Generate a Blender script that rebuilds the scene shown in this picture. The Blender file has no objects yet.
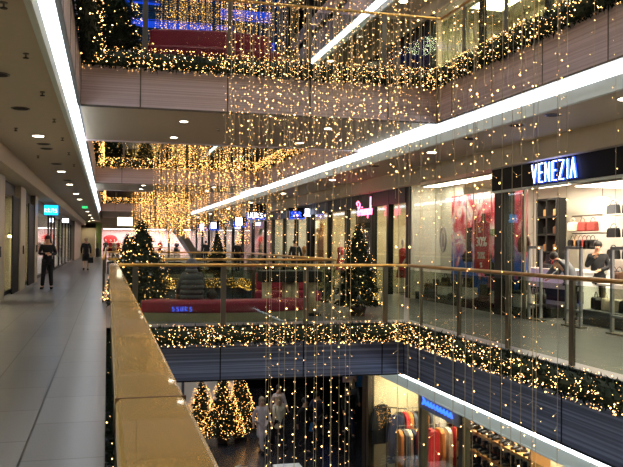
import bpy, math, random
from mathutils import Vector, Matrix, Euler
R = random.Random(7)
SC = bpy.context.scene
COL = SC.collection
PI = math.pi

# ------------------------------------------------------------------ materials
def lin(h):
    h = h.lstrip('#'); o = []
    for i in (0, 2, 4):
        c = int(h[i:i+2], 16)/255
        o.append(c/12.92 if c <= .04045 else ((c+.055)/1.055)**2.4)
    return (o[0], o[1], o[2], 1)
M = {}
def mat(name, col, rough=.6, metal=0, var=.12, scale=6, bump=0, spec=.5, coat=0):
    m = bpy.data.materials.new(name); m.use_nodes = True
    nt = m.node_tree; b = nt.nodes['Principled BSDF']
    b.inputs['Roughness'].default_value = rough; b.inputs['Metallic'].default_value = metal
    b.inputs['Specular IOR Level'].default_value = spec; b.inputs['Coat Weight'].default_value = coat
    c = lin(col)
    tc = nt.nodes.new('ShaderNodeTexCoord'); nz = nt.nodes.new('ShaderNodeTexNoise')
    nz.inputs['Scale'].default_value = scale; nt.links.new(tc.outputs['Object'], nz.inputs['Vector'])
    mx = nt.nodes.new('ShaderNodeMix'); mx.data_type = 'RGBA'
    mx.inputs[6].default_value = tuple(v*(1-var) for v in c[:3])+(1,)
    mx.inputs[7].default_value = tuple(min(1, v*(1+var)) for v in c[:3])+(1,)
    nt.links.new(nz.outputs['Fac'], mx.inputs[0]); nt.links.new(mx.outputs[2], b.inputs['Base Color'])
    if bump:
        bp = nt.nodes.new('ShaderNodeBump'); bp.inputs['Strength'].default_value = bump; bp.inputs['Distance'].default_value = .01
        nt.links.new(nz.outputs['Fac'], bp.inputs['Height']); nt.links.new(bp.outputs['Normal'], b.inputs['Normal'])
    M[name] = m; return m
def emat(name, col, s, sample=True):
    m = bpy.data.materials.new(name); m.use_nodes = True; nt = m.node_tree; nt.nodes.clear()
    e = nt.nodes.new('ShaderNodeEmission'); o = nt.nodes.new('ShaderNodeOutputMaterial')
    e.inputs[0].default_value = lin(col); e.inputs[1].default_value = s
    nt.links.new(e.outputs[0], o.inputs[0])
    if not sample: m.cycles.emission_sampling = 'NONE'
    M[name] = m; return m
def glass(name, tint, refl=.08):
    m = bpy.data.materials.new(name); m.use_nodes = True; nt = m.node_tree; nt.nodes.clear()
    t = nt.nodes.new('ShaderNodeBsdfTransparent'); t.inputs[0].default_value = lin(tint)
    g = nt.nodes.new('ShaderNodeBsdfGlossy'); g.inputs['Roughness'].default_value = .02
    g.inputs[0].default_value = (.9, .95, 1, 1)
    lw = nt.nodes.new('ShaderNodeLayerWeight'); lw.inputs[0].default_value = .5
    f = nt.nodes.new('ShaderNodeMath'); f.operation = 'POWER'; f.inputs[1].default_value = 4.5; nt.links.new(lw.outputs['Facing'], f.inputs[0])
    ad = nt.nodes.new('ShaderNodeMath'); ad.operation = 'MULTIPLY_ADD'; ad.inputs[1].default_value = .55; ad.inputs[2].default_value = refl*.5; ad.use_clamp = True
    mx = nt.nodes.new('ShaderNodeMixShader'); o = nt.nodes.new('ShaderNodeOutputMaterial')
    nt.links.new(f.outputs[0], ad.inputs[0]); nt.links.new(ad.outputs[0], mx.inputs[0])
    nt.links.new(t.outputs[0], mx.inputs[1]); nt.links.new(g.outputs[0], mx.inputs[2]); nt.links.new(mx.outputs[0], o.inputs[0])
    M[name] = m; return m
def lined(name, c1, c2, rough=.5, metal=.0):
    # metal cladding with irregular fine horizontal grooves
    m = mat(name, c1, rough, metal); nt = m.node_tree; b = nt.nodes['Principled BSDF']
    tc = nt.nodes.new('ShaderNodeTexCoord'); mp = nt.nodes.new('ShaderNodeMapping')
    mp.inputs['Scale'].default_value = (.12, .12, 34)
    nz = nt.nodes.new('ShaderNodeTexNoise'); nz.inputs['Scale'].default_value = 1; nz.inputs['Detail'].default_value = 3
    rp = nt.nodes.new('ShaderNodeValToRGB'); rp.color_ramp.elements[0].position = .42; rp.color_ramp.elements[1].position = .6
    rp.color_ramp.elements[0].color = lin(c2); rp.color_ramp.elements[1].color = lin(c1)
    nt.links.new(tc.outputs['Object'], mp.inputs[0]); nt.links.new(mp.outputs[0], nz.inputs['Vector'])
    nt.links.new(nz.outputs['Fac'], rp.inputs[0]); nt.links.new(rp.outputs[0], b.inputs['Base Color'])
    bp = nt.nodes.new('ShaderNodeBump'); bp.inputs['Strength'].default_value = .4; bp.inputs['Distance'].default_value = .01
    nt.links.new(nz.outputs['Fac'], bp.inputs['Height']); nt.links.new(bp.outputs['Normal'], b.inputs['Normal'])
    return m
def tiled(name, c1, c2, mortar, sx, sy, rough, ms=.006, wall=False):
    m = mat(name, c1, rough); nt = m.node_tree; b = nt.nodes['Principled BSDF']
    tc = nt.nodes.new('ShaderNodeTexCoord'); mp = nt.nodes.new('ShaderNodeMapping')
    mp.inputs['Rotation'].default_value = (0, 0, PI/2) if not wall else (0, PI/2, 0)
    br = nt.nodes.new('ShaderNodeTexBrick'); br.inputs['Scale'].default_value = 1
    br.inputs['Brick Width'].default_value = sx; br.inputs['Row Height'].default_value = sy
    br.inputs['Mortar Size'].default_value = ms; br.inputs['Color1'].default_value = lin(c1); br.inputs['Color2'].default_value = lin(c2)
    br.inputs['Mortar'].default_value = lin(mortar)
    nz = nt.nodes.new('ShaderNodeTexNoise'); nz.inputs['Scale'].default_value = 60
    mx = nt.nodes.new('ShaderNodeMix'); mx.data_type = 'RGBA'; mx.blend_type = 'MULTIPLY'; mx.inputs[0].default_value = .45
    nt.links.new(tc.outputs['Object'], mp.inputs[0]); nt.links.new(mp.outputs[0], br.inputs['Vector'])
    nt.links.new(tc.outputs['Object'], nz.inputs['Vector'])
    nt.links.new(br.outputs['Color'], mx.inputs[6]); nt.links.new(nz.outputs['Fac'], mx.inputs[7]); nt.links.new(mx.outputs[2], b.inputs['Base Color'])
    return m
tiled('floor_granite', '#75767c', '#6a6b72', '#232326', 1.2, .6, .29, .009)
tiled('floor_dark', '#3a3a3e', '#333338', '#222222', 1.2, .6, .22)
tiled('wall_tile', '#d2c5a6', '#c8bb9e', '#6d6454', .6, .6, .4)
mat('ceiling_paint', '#c2b49c', .8, var=.04); mat('bulkhead_paint', '#c9bba3', .8, var=.04)
mat('slab_paint', '#b9ab94', .8, var=.04)
lined('fascia_mauve', '#c9b8ba', '#b5a3a4', .45, .1)
lined('fascia_slate', '#75809e', '#4d5670', .4, .2)
mat('cove_white', '#d4dcd4', .6, var=.02)
mat('brass', '#c99f58', .3, 1, var=.1, scale=3); mat('brass_rail', '#b8974f', .26, .5, var=.1, scale=1.6, coat=.4)
mat('steel', '#6f6a60', .35, .9, var=.05); mat('dark_steel', '#15161a', .4, .6)
mat('black', '#0b0b0d', .5); mat('black_gloss', '#0a0a0d', .22); mat('sign_black', '#060607', .55, spec=.2); mat('red_pattern', '#9c4038', .6, var=.6, scale=30); mat('white_paint', '#e8e4da', .6, var=.03)
mat('beige_paint', '#d9c9a4', .7, var=.03); mat('pink_paint', '#e2b8b4', .7, var=.03); mat('green_paint', '#7f9a4e', .6)
mat('white_gloss', '#f0f0ee', .2, var=.02); mat('grey_panel', '#8c8c92', .4)
mat('fir', '#152612', .8, var=.5, scale=9); mat('trunk_bark', '#3b2a1b', .9); mat('wire', '#b8a888', .5, var=.05)
mat('red_leather', '#9c2444', .45, var=.1); mat('sofa_base', '#a39a80', .4)
mat('wood', '#b98a52', .45, var=.2, scale=4); mat('brown', '#5a3a26', .6); mat('red_cloth', '#c41f22', .7); mat('skin', '#c99a7c', .5, var=.05)
mat('hair_dark', '#1d1512', .6); mat('hair_light', '#a58e76', .6); mat('coat_black', '#0f0f14', .8); mat('coat_pale', '#cdbfc0', .8)
mat('coat_grey', '#4a4d55', .6); mat('trousers_dark', '#15161c', .8); mat('navy', '#1b2342', .7); mat('tan', '#a87a4c', .6)
mat('blue_cloth', '#2a78b8', .7); mat('bauble', '#8893a0', .15, .9); mat('orange_cloth', '#c77a32', .7); mat('ivory', '#d8cdb4', .7)
mat('mannequin', '#e3d9cb', .4); mat('vent', '#2b2722', .7); mat('plaster_pot', '#3a302a', .6)
glass('rail_glass', '#dde2d8', .05); glass('shop_glass', '#e8ebe6', .07)
emat('bulb', '#ffc074', 7, False); emat('bulb_far', '#ffb862', 4.4, False)
emat('cove_lamp', '#eaf4ff', 4.2); emat('lamp_warm', '#ffedd0', 14); emat('panel_lamp', '#fff0d4', 13); emat('panel_cool', '#ffeef0', 13)
emat('sign_blue', '#2a4dff', 4, False); emat('sign_white', '#dfe8ff', 5, False); emat('sign_cyan', '#18a8f0', 2.2, False)
emat('neon_pink', '#ff5f86', 6, False); emat('exit_green', '#22c86a', 1.6, False); emat('lightbox', '#fff4cf', 2.6, False)
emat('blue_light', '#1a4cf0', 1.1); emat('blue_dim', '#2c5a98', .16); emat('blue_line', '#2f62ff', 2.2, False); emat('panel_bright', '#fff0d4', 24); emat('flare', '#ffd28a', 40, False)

# ------------------------------------------------------------------ mesh builder
class MB:
    def __init__(s): s.v = []; s.f = []
    def add(s, vs, fs):
        n = len(s.v); s.v += [tuple(v) for v in vs]; s.f += [tuple(i+n for i in f) for f in fs]; return s
    def box(s, x0, y0, z0, x1, y1, z1):
        x0, x1 = sorted((x0, x1)); y0, y1 = sorted((y0, y1)); z0, z1 = sorted((z0, z1))
        return s.add([(x0,y0,z0),(x1,y0,z0),(x1,y1,z0),(x0,y1,z0),(x0,y0,z1),(x1,y0,z1),(x1,y1,z1),(x0,y1,z1)],
            [(0,3,2,1),(4,5,6,7),(0,1,5,4),(1,2,6,5),(2,3,7,6),(3,0,4,7)])
    def tube(s, pts, r, n=6, cap=True):
        pts = [Vector(p) for p in pts]; rs = r if isinstance(r, (list, tuple)) else [r]*len(pts)
        vs = []; fs = []; a = None
        for i, p in enumerate(pts):
            d = (pts[min(i+1, len(pts)-1)]-pts[max(i-1, 0)]).normalized()
            if a is None: a = d.orthogonal().normalized()
            else: a = (a-d*a.dot(d)).normalized() if (a-d*a.dot(d)).length > 1e-6 else d.orthogonal().normalized()
            b = d.cross(a)
            for k in range(n):
                t = 2*PI*k/n; vs.append(p+(a*math.cos(t)+b*math.sin(t))*rs[i])
        for i in range(len(pts)-1):
            for k in range(n):
                fs.append((i*n+k, i*n+(k+1) % n, (i+1)*n+(k+1) % n, (i+1)*n+k))
        if cap: fs.append(tuple(range(n-1, -1, -1))); fs.append(tuple((len(pts)-1)*n+k for k in range(n)))
        return s.add(vs, fs)
    def lathe(s, prof, c=(0,0,0), n=16, sx=1, sy=1):
        vs = []; fs = []
        for r, z in prof:
            for k in range(n): vs.append((c[0]+sx*r*math.cos(2*PI*k/n), c[1]+sy*r*math.sin(2*PI*k/n), c[2]+z))
        for i in range(len(prof)-1):
            for k in range(n): fs.append((i*n+k, i*n+(k+1) % n, (i+1)*n+(k+1) % n, (i+1)*n+k))
        fs.append(tuple(range(n-1, -1, -1))); fs.append(tuple((len(prof)-1)*n+k for k in range(n)))
        return s.add(vs, fs)
    def ell(s, c, rx, ry, rz, n=12, m=8):
        return s.lathe([(max(1e-3, math.sin(PI*i/m)), -rz*math.cos(PI*i/m)) for i in range(m+1)], c, n, rx, ry)
    def octa(s, c, r):
        x, y, z = c
        return s.add([(x+r,y,z),(x-r,y,z),(x,y+r,z),(x,y-r,z),(x,y,z+r),(x,y,z-r)],
            [(0,2,4),(2,1,4),(1,3,4),(3,0,4),(2,0,5),(1,2,5),(3,1,5),(0,3,5)])
    def prism(s, poly, axis, a, b):
        # poly of (u, w) extruded along axis from a to b; w is z unless axis is 'z'
        n = len(poly); P = {'x': lambda u, w, t: (t, u, w), 'y': lambda u, w, t: (u, t, w), 'z': lambda u, w, t: (u, w, t)}[axis]
        vs = [P(u, w, a) for u, w in poly]+[P(u, w, b) for u, w in poly]
        fs = [tuple(range(n)), tuple(range(2*n-1, n-1, -1))]+[(i, i+n, (i+1) % n+n, (i+1) % n) for i in range(n)]
        return s.add(vs, fs)
    def build(s, name, m, parent=None, at=None, smooth=False, bevel=0, sub=0, kind=None):
        me = bpy.data.meshes.new(name)
        o = Vector(at) if at is not None else Vector((0, 0, 0))
        me.from_pydata([tuple(Vector(v)-o) for v in s.v], [], s.f); me.update()
        me.materials.append(M[m] if isinstance(m, str) else m)
        if smooth:
            for p in me.polygons: p.use_smooth = True
        ob = bpy.data.objects.new(name, me); COL.objects.link(ob)
        if parent is not None: ob.parent = parent
        elif at is not None: ob.location = at
        if bevel:
            b = ob.modifiers.new('bevel', 'BEVEL'); b.width = bevel; b.segments = 2; b.limit_method = 'ANGLE'
        if sub:
            b = ob.modifiers.new('sub', 'SUBSURF'); b.levels = sub; b.render_levels = sub
        if kind: ob['kind'] = kind
        return ob
def box(x0, y0, z0, x1, y1, z1): return MB().box(x0, y0, z0, x1, y1, z1)
def struct(name, mb, m, parent=None, **k):
    o = mb.build(name, m, parent, **k)
    if parent is None: o['kind'] = 'structure'
    return o
def tag(o, label, cat, group=None, kind=None):
    o['label'] = label; o['category'] = cat
    if group: o['group'] = group
    if kind: o['kind'] = kind
    return o
def thing(name, label, cat, loc=(0,0,0), rz=0, group=None):
    o = bpy.data.objects.new(name, None); COL.objects.link(o); o.empty_display_size = .2
    o.location = loc; o.rotation_euler = (0, 0, rz); return tag(o, label, cat, group)
def copy_tree(o, loc=None, rz=None, label=None, group=None, parent=None, s=None):
    c = o.copy(); COL.objects.link(c)
    if parent is not None: c.parent = parent
    else:
        if loc is not None: c.location = loc
        if rz is not None: c.rotation_euler = (0, 0, rz)
        if label: c['label'] = label
        if group: c['group'] = group
        if s: c.scale = (s, s, s) if not isinstance(s, tuple) else s
    for ch in list(o.children): copy_tree(ch, parent=c)
    return c
TR = [0]
def trim(mb, m, **k):
    TR[0] += 1; return struct('trim_%d' % TR[0], mb, m, **k)

# ------------------------------------------------------------------ dimensions (metres)
XL = {0: 0.0, 1: -.52, 2: -1.3}; XR = {0: 5.94, 1: 6.64, 2: 8.1}
ZF = {-1: -5.2, 0: 0, 1: 5.2, 2: 10.4}
BR = [(15.0, 20.4), (34.6, 40.0), (66.0, 86.0)]      # bridges across the void
Y0, YE = -3.0, 86.0
XW0, XW1 = -2.72, 8.8                                # shopfront lines

# ------------------------------------------------------------------ setting: slabs
FL = {0: 'floor_granite', 1: 'floor_granite', 2: 'floor_granite'}
struct('floor_ground', box(-8, Y0, -5.4, 16, YE+4, -5.2), 'floor_dark')
for L in (0, 1, 2):
    z = ZF[L]; b = z-.05; t = z
    nm = {0: 'main', 1: 'upper', 2: 'top'}[L]
    struct('floor_%s_left' % nm, box(-8, Y0, z-.25, XL[L], YE+4, z), FL[L])
    struct('floor_%s_right' % nm, box(XR[L], Y0, z-.25, 16, YE+4, z), FL[L])
    for i, (a, c) in enumerate(BR):
        if L == 2 and i == 0: continue
        struct('floor_%s_bridge_%d' % (nm, i+1), box(XL[L], a, z-.25, XR[L], c, z), FL[L])
        struct('ceiling_%s_bridge_%d' % (nm, i+1), box(XL[L], a+.04, z-1.0, XR[L], c-.04, z-.26), 'slab_paint')
    # corridor ceilings hang lower than the bridges
    struct('ceiling_%s_left' % nm, box(-8, Y0, z-1.4, XL[L]-.2, YE+4, z-.26), 'ceiling_paint')
    struct('ceiling_%s_right' % nm, box(XR[L]+.2, Y0, z-1.4, 16, YE+4, z-.26), 'ceiling_paint')
struct('ceiling_roof', box(-8, Y0, 13.6, 16, YE+4, 13.8), 'dark_steel')
struct('wall_back', box(-8, Y0-.2, -5.4, 16, Y0, 13.8), 'slab_paint')
# fascias round the voids
def fascia(L):
    m = 'fascia_slate' if L == 0 else 'fascia_mauve'
    z0 = ZF[L]-1.04; z1 = ZF[L]-.02
    if L == 2: z1 = ZF[L]+.6
    xl, xr = XL[L], XR[L]; th = .05
    voids = [(Y0, 15.0), (20.4, 34.6), (40.0, 66.0)]
    for i, (a, c) in enumerate(voids):
        seams = []
        trim(box(xl-th, a, z0, xl, c, z1), m)
        trim(box(xr, a, z0, xr+th, c, z1), m)
        if not (L == 2 and i == 0):
            trim(box(xl, c, z0, xr, c+th-.01, ZF[L]-.02), m)
        if i > 0 and not (L == 2 and i == 1): trim(box(xl, a-th+.01, z0, xr, a, z1), m)
        s = MB(); y = c-.73
        while y > a:
            s.box(xl, y-.012, z0, xl+.006, y+.012, z1); s.box(xr-.006, y-.012, z0, xr, y+.012, z1); y -= 1.67
        xm = (xl+xr)/2
        if not (L == 2 and i == 0):
            for k in (-1.5, -.5, .5, 1.5):
                x = xm+k*1.66; s.box(x-.012, c-.006, z0, x+.012, c, z1)
            s.box(xl, c-.02, z0-.03, xr, c+.06, z0)
        s.box(xl-.05, a, z0-.03, xl+.012, c, z0); s.box(xr-.012, a, z0-.03, xr+.05, c, z0)
        for x in (xl, xr): s.box(x-.012, c-.012, z0, x+.012, c, z1)
        trim(s, 'steel' if L else 'dark_steel')
for L in (0, 1, 2): fascia(L)
# cove lights: an upturned gap between fascia and corridor ceiling
def cove(L, side):
    z = ZF[L]; xf = XL[L] if side < 0 else XR[L]; sg = side
    xa = xf+sg*.06; xb = xf+sg*.19
    nm = {0: 'ground floor', 1: 'main gallery', 2: 'upper gallery'}[L]; sd = 'left' if side < 0 else 'right'
    t = thing('cove_light', 'long white cove light strip along the %s edge of the %s ceiling' % (sd, nm), 'ceiling light', (xf, 30, z-1.2))
    mb = MB(); mb.box(xa, Y0, z-.99, xb, YE-20, z-.97); mb.box(xb-sg*.012, Y0, z-1.21, xb, YE-20, z-.99)
    mb.build('diffuser', 'cove_lamp', t, at=t.location)
    mb = MB(); mb.box(xb-sg*.012, Y0, z-1.42, xb+sg*.01, YE-20, z-1.215); mb.box(xb-sg*.02, Y0, z-1.43, xb+sg*.05, YE-20, z-1.40)
    mb.build('housing', 'cove_white', t, at=t.location)
for L in (0, 1, 2):
    for sd in (-1, 1): cove(L, sd)
# bulkheads above the shopfronts
for L in (0, 1):
    z = ZF[L]; xw = 8.8 if L == 0 else 9.5
    if L == 0:
        trim(box(-2.3, Y0, z+3.38, -8, YE, z+3.82), 'bulkhead_paint')
        trim(box(8.5, Y0, z+3.36, 16, YE, z+3.82), 'bulkhead_paint')
    else:
        trim(box(9.4, Y0, z+3.38, 16, YE, z+3.82), 'bulkhead_paint')
        trim(box(-2.7, Y0, z, -8, YE, z+3.82), 'bulkhead_paint')

# ------------------------------------------------------------------ ceiling fittings
def downlight(x, y, z, lit, label, watts=0, r=.11):
    t = thing('downlight', label, 'ceiling light', (x, y, z), 0, 'downlights')
    MB().lathe([(r+.03, -.012), (r+.03, 0), (r, 0), (r, -.012)][:2]+[(r+.028, .0)], (0,0,0), 14).build('trim_ring', 'steel', t)
    MB().lathe([(r, -.018), (r, -.011)], (0,0,0), 14).build('lamp_face', 'lamp_warm' if lit else 'vent', t)
    if watts:
        l = bpy.data.lights.new('spot', 'SPOT'); l.energy = watts; l.spot_size = 2.2; l.spot_blend = .7; l.shadow_soft_size = .1; l.color = (1, .86, .68)
        o = bpy.data.objects.new('lamp_beam', l); COL.objects.link(o); o.parent = t; o.location = (0, 0, -.05)
    return t
for i, y in enumerate((-1, 3, 7, 17, 25.4, 31, 37, 41.7, 50, 58, 66, 74, 82)):
    lb = 'lit round downlight over the left walkway, number-free, ' 
    near = {3: 'nearest lit round downlight in the left gallery ceiling', 4: 'second nearest lit downlight in the left gallery ceiling', 5:'lit downlight just beyond the second one in the left gallery ceiling'}.get(i, 'small lit round downlight in the left gallery ceiling')
    downlight(-1.42, y, 3.8, True, near, 48)
for y in (10.9, 13.6, 18.4, 19.3, 23.0, 29.0): downlight(-1.42, y, 3.8, False, 'dark unlit round ceiling fitting in the left gallery ceiling', 0, .12)
for i, y in enumerate((2, 6, 9.9, 17, 25.4, 33, 41, 49, 58, 66, 74)):
    near = {2: 'lit round downlight nearest the right edge above the bag shop gallery', 3: 'lit round downlight in the right gallery ceiling left of the bag shop sign', 4: 'lit round downlight in the right gallery ceiling above the pink neon sign'}.get(i, 'small lit round downlight in the right gallery ceiling')
    downlight(7.4, y, 3.8, True, near, 48)
for y in (11.5, 12.7, 14.6, 20.5): downlight(7.2, y, 3.8, False, 'dark unlit round ceiling fitting in the right gallery ceiling', 0, .12)
for x in (1.55, 4.75):
    for y in (16.7, 19.3, 36, 38.6): downlight(x, y, 4.2, True, 'lit round downlight under the %s overhead bridge' % ('nearest' if y < 30 else 'second'), 45, .08)
for x in (1.55, 4.75):
    for y in (16.7, 19.3, 37): downlight(x, y, -1.0, True, 'lit round downlight beneath the walkway bridge over the ground floor', 12, .08)
downlight(-1.9, 85.0, 3.8, True, 'added fill downlight brightening the beige wall at the far end of the walkway', 60)  # extra fill lamp, added because the end wall came out dark
for y in (4, 10, 16, 22, 30): downlight(8.6, y, 9.0, True, 'lit round downlight in the upper right gallery ceiling', 90, .13)
sp = thing('sprinkler_head', 'small sprinkler head under the left gallery ceiling', 'sprinkler', (-.95, 7.6, 3.8), 0, 'sprinklers in the left ceiling')
MB().lathe([(.035, 0), (.035, -.012), (.01, -.015), (.01, -.05)][::-1], (0,0,0), 8).build('stem', 'steel', sp)
MB().lathe([(.035, -.06), (.035, -.052)], (0,0,0), 8).build('deflector', 'vent', sp)
for y in (9.6, 12, 14.6, 17.2, 20, 23): copy_tree(sp, (-.95, y, 3.8))
for y in (6, 8.5, 11, 16, 21): copy_tree(sp, (-1.75, y, 3.8))
for x in (2.4, 3.9):
    for y in (17.5,): copy_tree(sp, (x, y, 4.2), label='small sprinkler head under the nearest overhead bridge', group='sprinklers under the bridge')

for i, (x, y) in enumerate(((.8, 6), (5.4, 6), (.8, 12), (5.4, 12), (1, 24), (5.2, 24), (1, 31), (5.2, 31), (3, 45), (3, 55), (3, 63))):  # unseen cool fill spots added to brighten the fascias, fixtures made up
    t = thing('roof_fill_light', 'added cool white fill light under the dark roof over the void', 'lamp', (x, y, 13.6), 0, 'added roof fill lights')
    MB().lathe([(.2, -.25), (.16, 0)], n=14).build('housing', 'black', t); MB().lathe([(.17, -.262), (.17, -.252)], n=14).build('lens', 'cove_lamp', t)
    l = bpy.data.lights.new('fill_spot', 'SPOT'); l.energy = 560; l.spot_size = 2.3; l.spot_blend = .8; l.shadow_soft_size = .25; l.color = (.82, .88, 1)
    o = bpy.data.objects.new('fill_beam', l); COL.objects.link(o); o.parent = t; o.location = (0, 0, -.3)

# ------------------------------------------------------------------ balustrades
def balustrade(name, label, p, q, z, posts, wide=False):
    # p, q: (x, y) ends; runs along x or y; posts = distances along
    t = thing(name, label, 'railing', (p[0], p[1], z))
    ax = abs(q[1]-p[1]) > abs(q[0]-p[0]); at = t.location
    if wide:
        mb = box(p[0]-.012, p[1], z+1.12, p[0]+.165, q[1], z+1.2); mb.build('handrail', 'brass_rail', t, at=at, bevel=.012)
        s = MB()
        for y in (2.05, 5.4, 8.7, 12.0):
            s.box(p[0]-.0135, y-.004, z+1.1, p[0]+.1665, y+.004, z+1.201)
        s.build('rail_joint', 'brown', t.children[0] if t.children else t, at=at)
        box(p[0]+.05, p[1], z+.06, p[0]+.062, q[1], z+1.12).build('glass_panel', 'rail_glass', t, at=at)
        for y in posts: box(p[0]+.03, y-.03, z-.2, p[0]+.09, y+.03, z+1.12).build('post', 'steel', t, at=at)
        return t
    a = (p[0], p[1], z+1.17); b = (q[0], q[1], z+1.17)
    MB().tube([a, b], .032, 10).build('handrail', 'brass', t, at=at, smooth=True)
    Lg = (Vector(q)-Vector(p)).length; d = (Vector(q)-Vector(p))/Lg; n = Vector((-d.y, d.x))
    def bx(s0, s1, w0, w1, z0, z1):
        pts = [Vector(p)+d*s0+n*w0, Vector(p)+d*s1+n*w0, Vector(p)+d*s1+n*w1, Vector(p)+d*s0+n*w1]
        return MB().prism([(v.x, v.y) for v in pts], 'z', z0, z1)
    for s in posts: bx(s-.05, s+.05, -.02, .02, z-.3, z+1.14).build('post', 'steel', t, at=at)
    ps = sorted([0]+list(posts)+[Lg])
    for s0, s1 in zip(ps, ps[1:]):
        if s1-s0 > .2: bx(s0+.06, s1-.06, -.006, .006, z+.05, z+1.08).build('glass_panel', 'rail_glass', t, at=at)
    return t
balustrade('balustrade', 'wide polished brass topped railing running along the left walkway in the foreground', (.037, Y0), (.037, 14.95), 0, [0.5+1.67*k for k in range(9)], wide=True)
xb = [.52, 2.2, 3.86, 5.55]
PB = [x-.1 for x in xb]
balustrade('balustrade', 'glass railing with thin gold handrail along the near side of the bridge at eye level', (.1, 15.08), (6.02, 15.08), 0, PB)
balustrade('balustrade', 'glass railing along the far side of the bridge behind the red bench', (.0, 20.32), (6.02, 20.32), 0, PB)
rp = [15.08-(14.4-1.73*k) for k in range(9)]
balustrade('balustrade', 'glass railing with gold handrail on the right in front of the bag shop', (6.06, 15.08), (6.06, Y0), 0, rp)
balustrade('balustrade', 'glass railing on the right gallery beyond the bridge', (6.06, 34.5), (6.06, 20.4), 0, [1.2+1.7*k for k in range(8)])
balustrade('balustrade', 'glass railing on the left walkway beyond the first bridge', (-.1, 34.5), (-.1, 20.4), 0, [1.2+1.7*k for k in range(8)])
balustrade('balustrade', 'glass railing along the near side of the second bridge at eye level', (0, 34.7), (6.02, 34.7), 0, PB)
balustrade('balustrade', 'distant glass railing along the third bridge', (0, 66.1), (6.02, 66.1), 0, PB)
balustrade('balustrade', 'glass railing on the left walkway beyond the second bridge', (-.1, 66), (-.1, 40.0), 0, [1.2+3.4*k for k in range(8)])
PU = [1.17, 2.8, 4.4, 6.0]
balustrade('balustrade', 'glass railing above the garland of the nearest overhead bridge', (-.52, 15.08), (6.74, 15.08), 5.2, PU)
balustrade('balustrade', 'glass railing on the upper right gallery with thin gold handrail', (6.76, 15.08), (6.76, Y0), 5.2, [1.1+1.67*k for k in range(10)])
balustrade('balustrade', 'glass railing above the garland of the second overhead bridge', (-.52, 34.7), (6.74, 34.7), 5.2, PU)
balustrade('balustrade', 'glass railing on the upper right gallery beyond the first bridge', (6.76, 34.5), (6.76, 20.4), 5.2, [1.2+1.7*k for k in range(8)])
balustrade('balustrade', 'glass railing above the garland of the third overhead bridge', (-.52, 66.1), (6.74, 66.1), 5.2, PU)

BZ = (.3, .35, .4, .45, .5, .5, .6, .6, .75, .9, 1.3)
# ------------------------------------------------------------------ fir garlands, trees
def sprig(mb, c, d, ln, w):
    a = d.orthogonal().normalized(); a.rotate(Matrix.Rotation(R.uniform(0, 6.28), 3, d)); b = d.cross(a)
    t = c+d*ln
    mb.add([c+a*w, c-a*w, t, c+b*w, c-b*w], [(0, 1, 2), (3, 4, 2)])
def rdir(): 
    v = Vector((R.gauss(0,1), R.gauss(0,1), R.gauss(0,1))); return v.normalized()
def garland(label, p, q, r, n_m, b_m, br=.010, bulb='bulb', sz=1.0):
    p = Vector(p); q = Vector(q); L = (q-p).length; d = (q-p)/L
    t = thing('fir_garland', label, 'garland', p)
    out = Vector((0, -1, 0)) if abs(d.x) > .5 else Vector((1 if p.x < 3 else -1, 0, 0))
    mb = MB(); u = d.orthogonal().normalized(); w = d.cross(u)
    for i in range(int(L*n_m)):
        s = R.uniform(0, L); a = R.uniform(0, 2*PI); rad = r*R.uniform(.25, 1.0)
        o = u*math.cos(a)+w*math.sin(a); c = d*s+o*rad*.85
        sprig(mb, c, (o+rdir()*.8).normalized(), R.uniform(.05, .11)*sz, .014*sz)
    mb.tube([(0,0,0), d*L], r*.72, 8)
    mb.build('foliage', 'fir', t)
    mb = MB()
    for i in range(int(L*b_m)):
        s = R.uniform(0, L); h = R.uniform(-1, 1); q = math.sqrt(max(0, 1-h*h))*(1 if R.random() < .75 else -1)
        mb.octa(d*s+(Vector((0, 0, 1))*h*(r+.02)+out*q*(r+R.uniform(.0, .07))), br*R.choice(BZ))
    mb.build('fairy_lights', bulb, t, kind='stuff')
def gz(L): return ZF[L]-.17
garland('fir garland with warm lights along the near edge of the eye level bridge', (.2, 14.88, gz(0)), (5.9, 14.88, gz(0)), .2, 520, 150)
garland('fir garland with warm lights along the floor edge below the bag shop railing', (5.84, 15.0, gz(0)), (5.84, 2, gz(0)), .2, 520, 105)
garland('fir garland with warm lights hanging along the nearest overhead bridge', (-.5, 14.88, gz(1)), (6.6, 14.88, gz(1)), .2, 520, 150)
garland('fir garland with warm lights along the upper right gallery edge', (6.54, 15.0, gz(1)), (6.54, 2, gz(1)), .2, 520, 95)
garland('fir garland with warm lights along the upper left gallery edge', (-.34, 14.9, gz(1)+.05), (-.34, 5, gz(1)+.05), .2, 400, 26)
garland('fir garland along the second overhead bridge', (-.5, 34.45, gz(1)), (6.6, 34.45, gz(1)), .22, 220, 120, .018, 'bulb_far', 1.6)
garland('fir garland on the upper right edge between the first and second bridges', (6.54, 34.4, gz(1)), (6.54, 20.5, gz(1)), .2, 160, 90, .016, 'bulb_far', 1.6)
garland('fir garland on the upper left edge between the first and second bridges', (-.42, 34.4, gz(1)+.1), (-.42, 20.5, gz(1)+.1), .2, 160, 90, .016, 'bulb_far', 1.6)
garland('fir garland along the distant third overhead bridge', (-.5, 65.9, gz(1)), (6.6, 65.9, gz(1)), .24, 100, 70, .03, 'bulb_far', 2.5)
garland('fir garland on the upper left edge before the distant third bridge', (-.42, 65.8, gz(1)+.1), (-.42, 41, gz(1)+.1), .22, 60, 40, .03, 'bulb_far', 2.5)
garland('fir garland along the second eye level bridge', (.1, 34.45, gz(0)), (5.9, 34.45, gz(0)), .2, 200, 120, .018, 'bulb_far', 1.6)
garland('fir garland on the right floor edge beyond the eye level bridge', (5.84, 34.4, gz(0)), (5.84, 20.5, gz(0)), .2, 160, 90, .016, 'bulb_far', 1.6)
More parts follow.
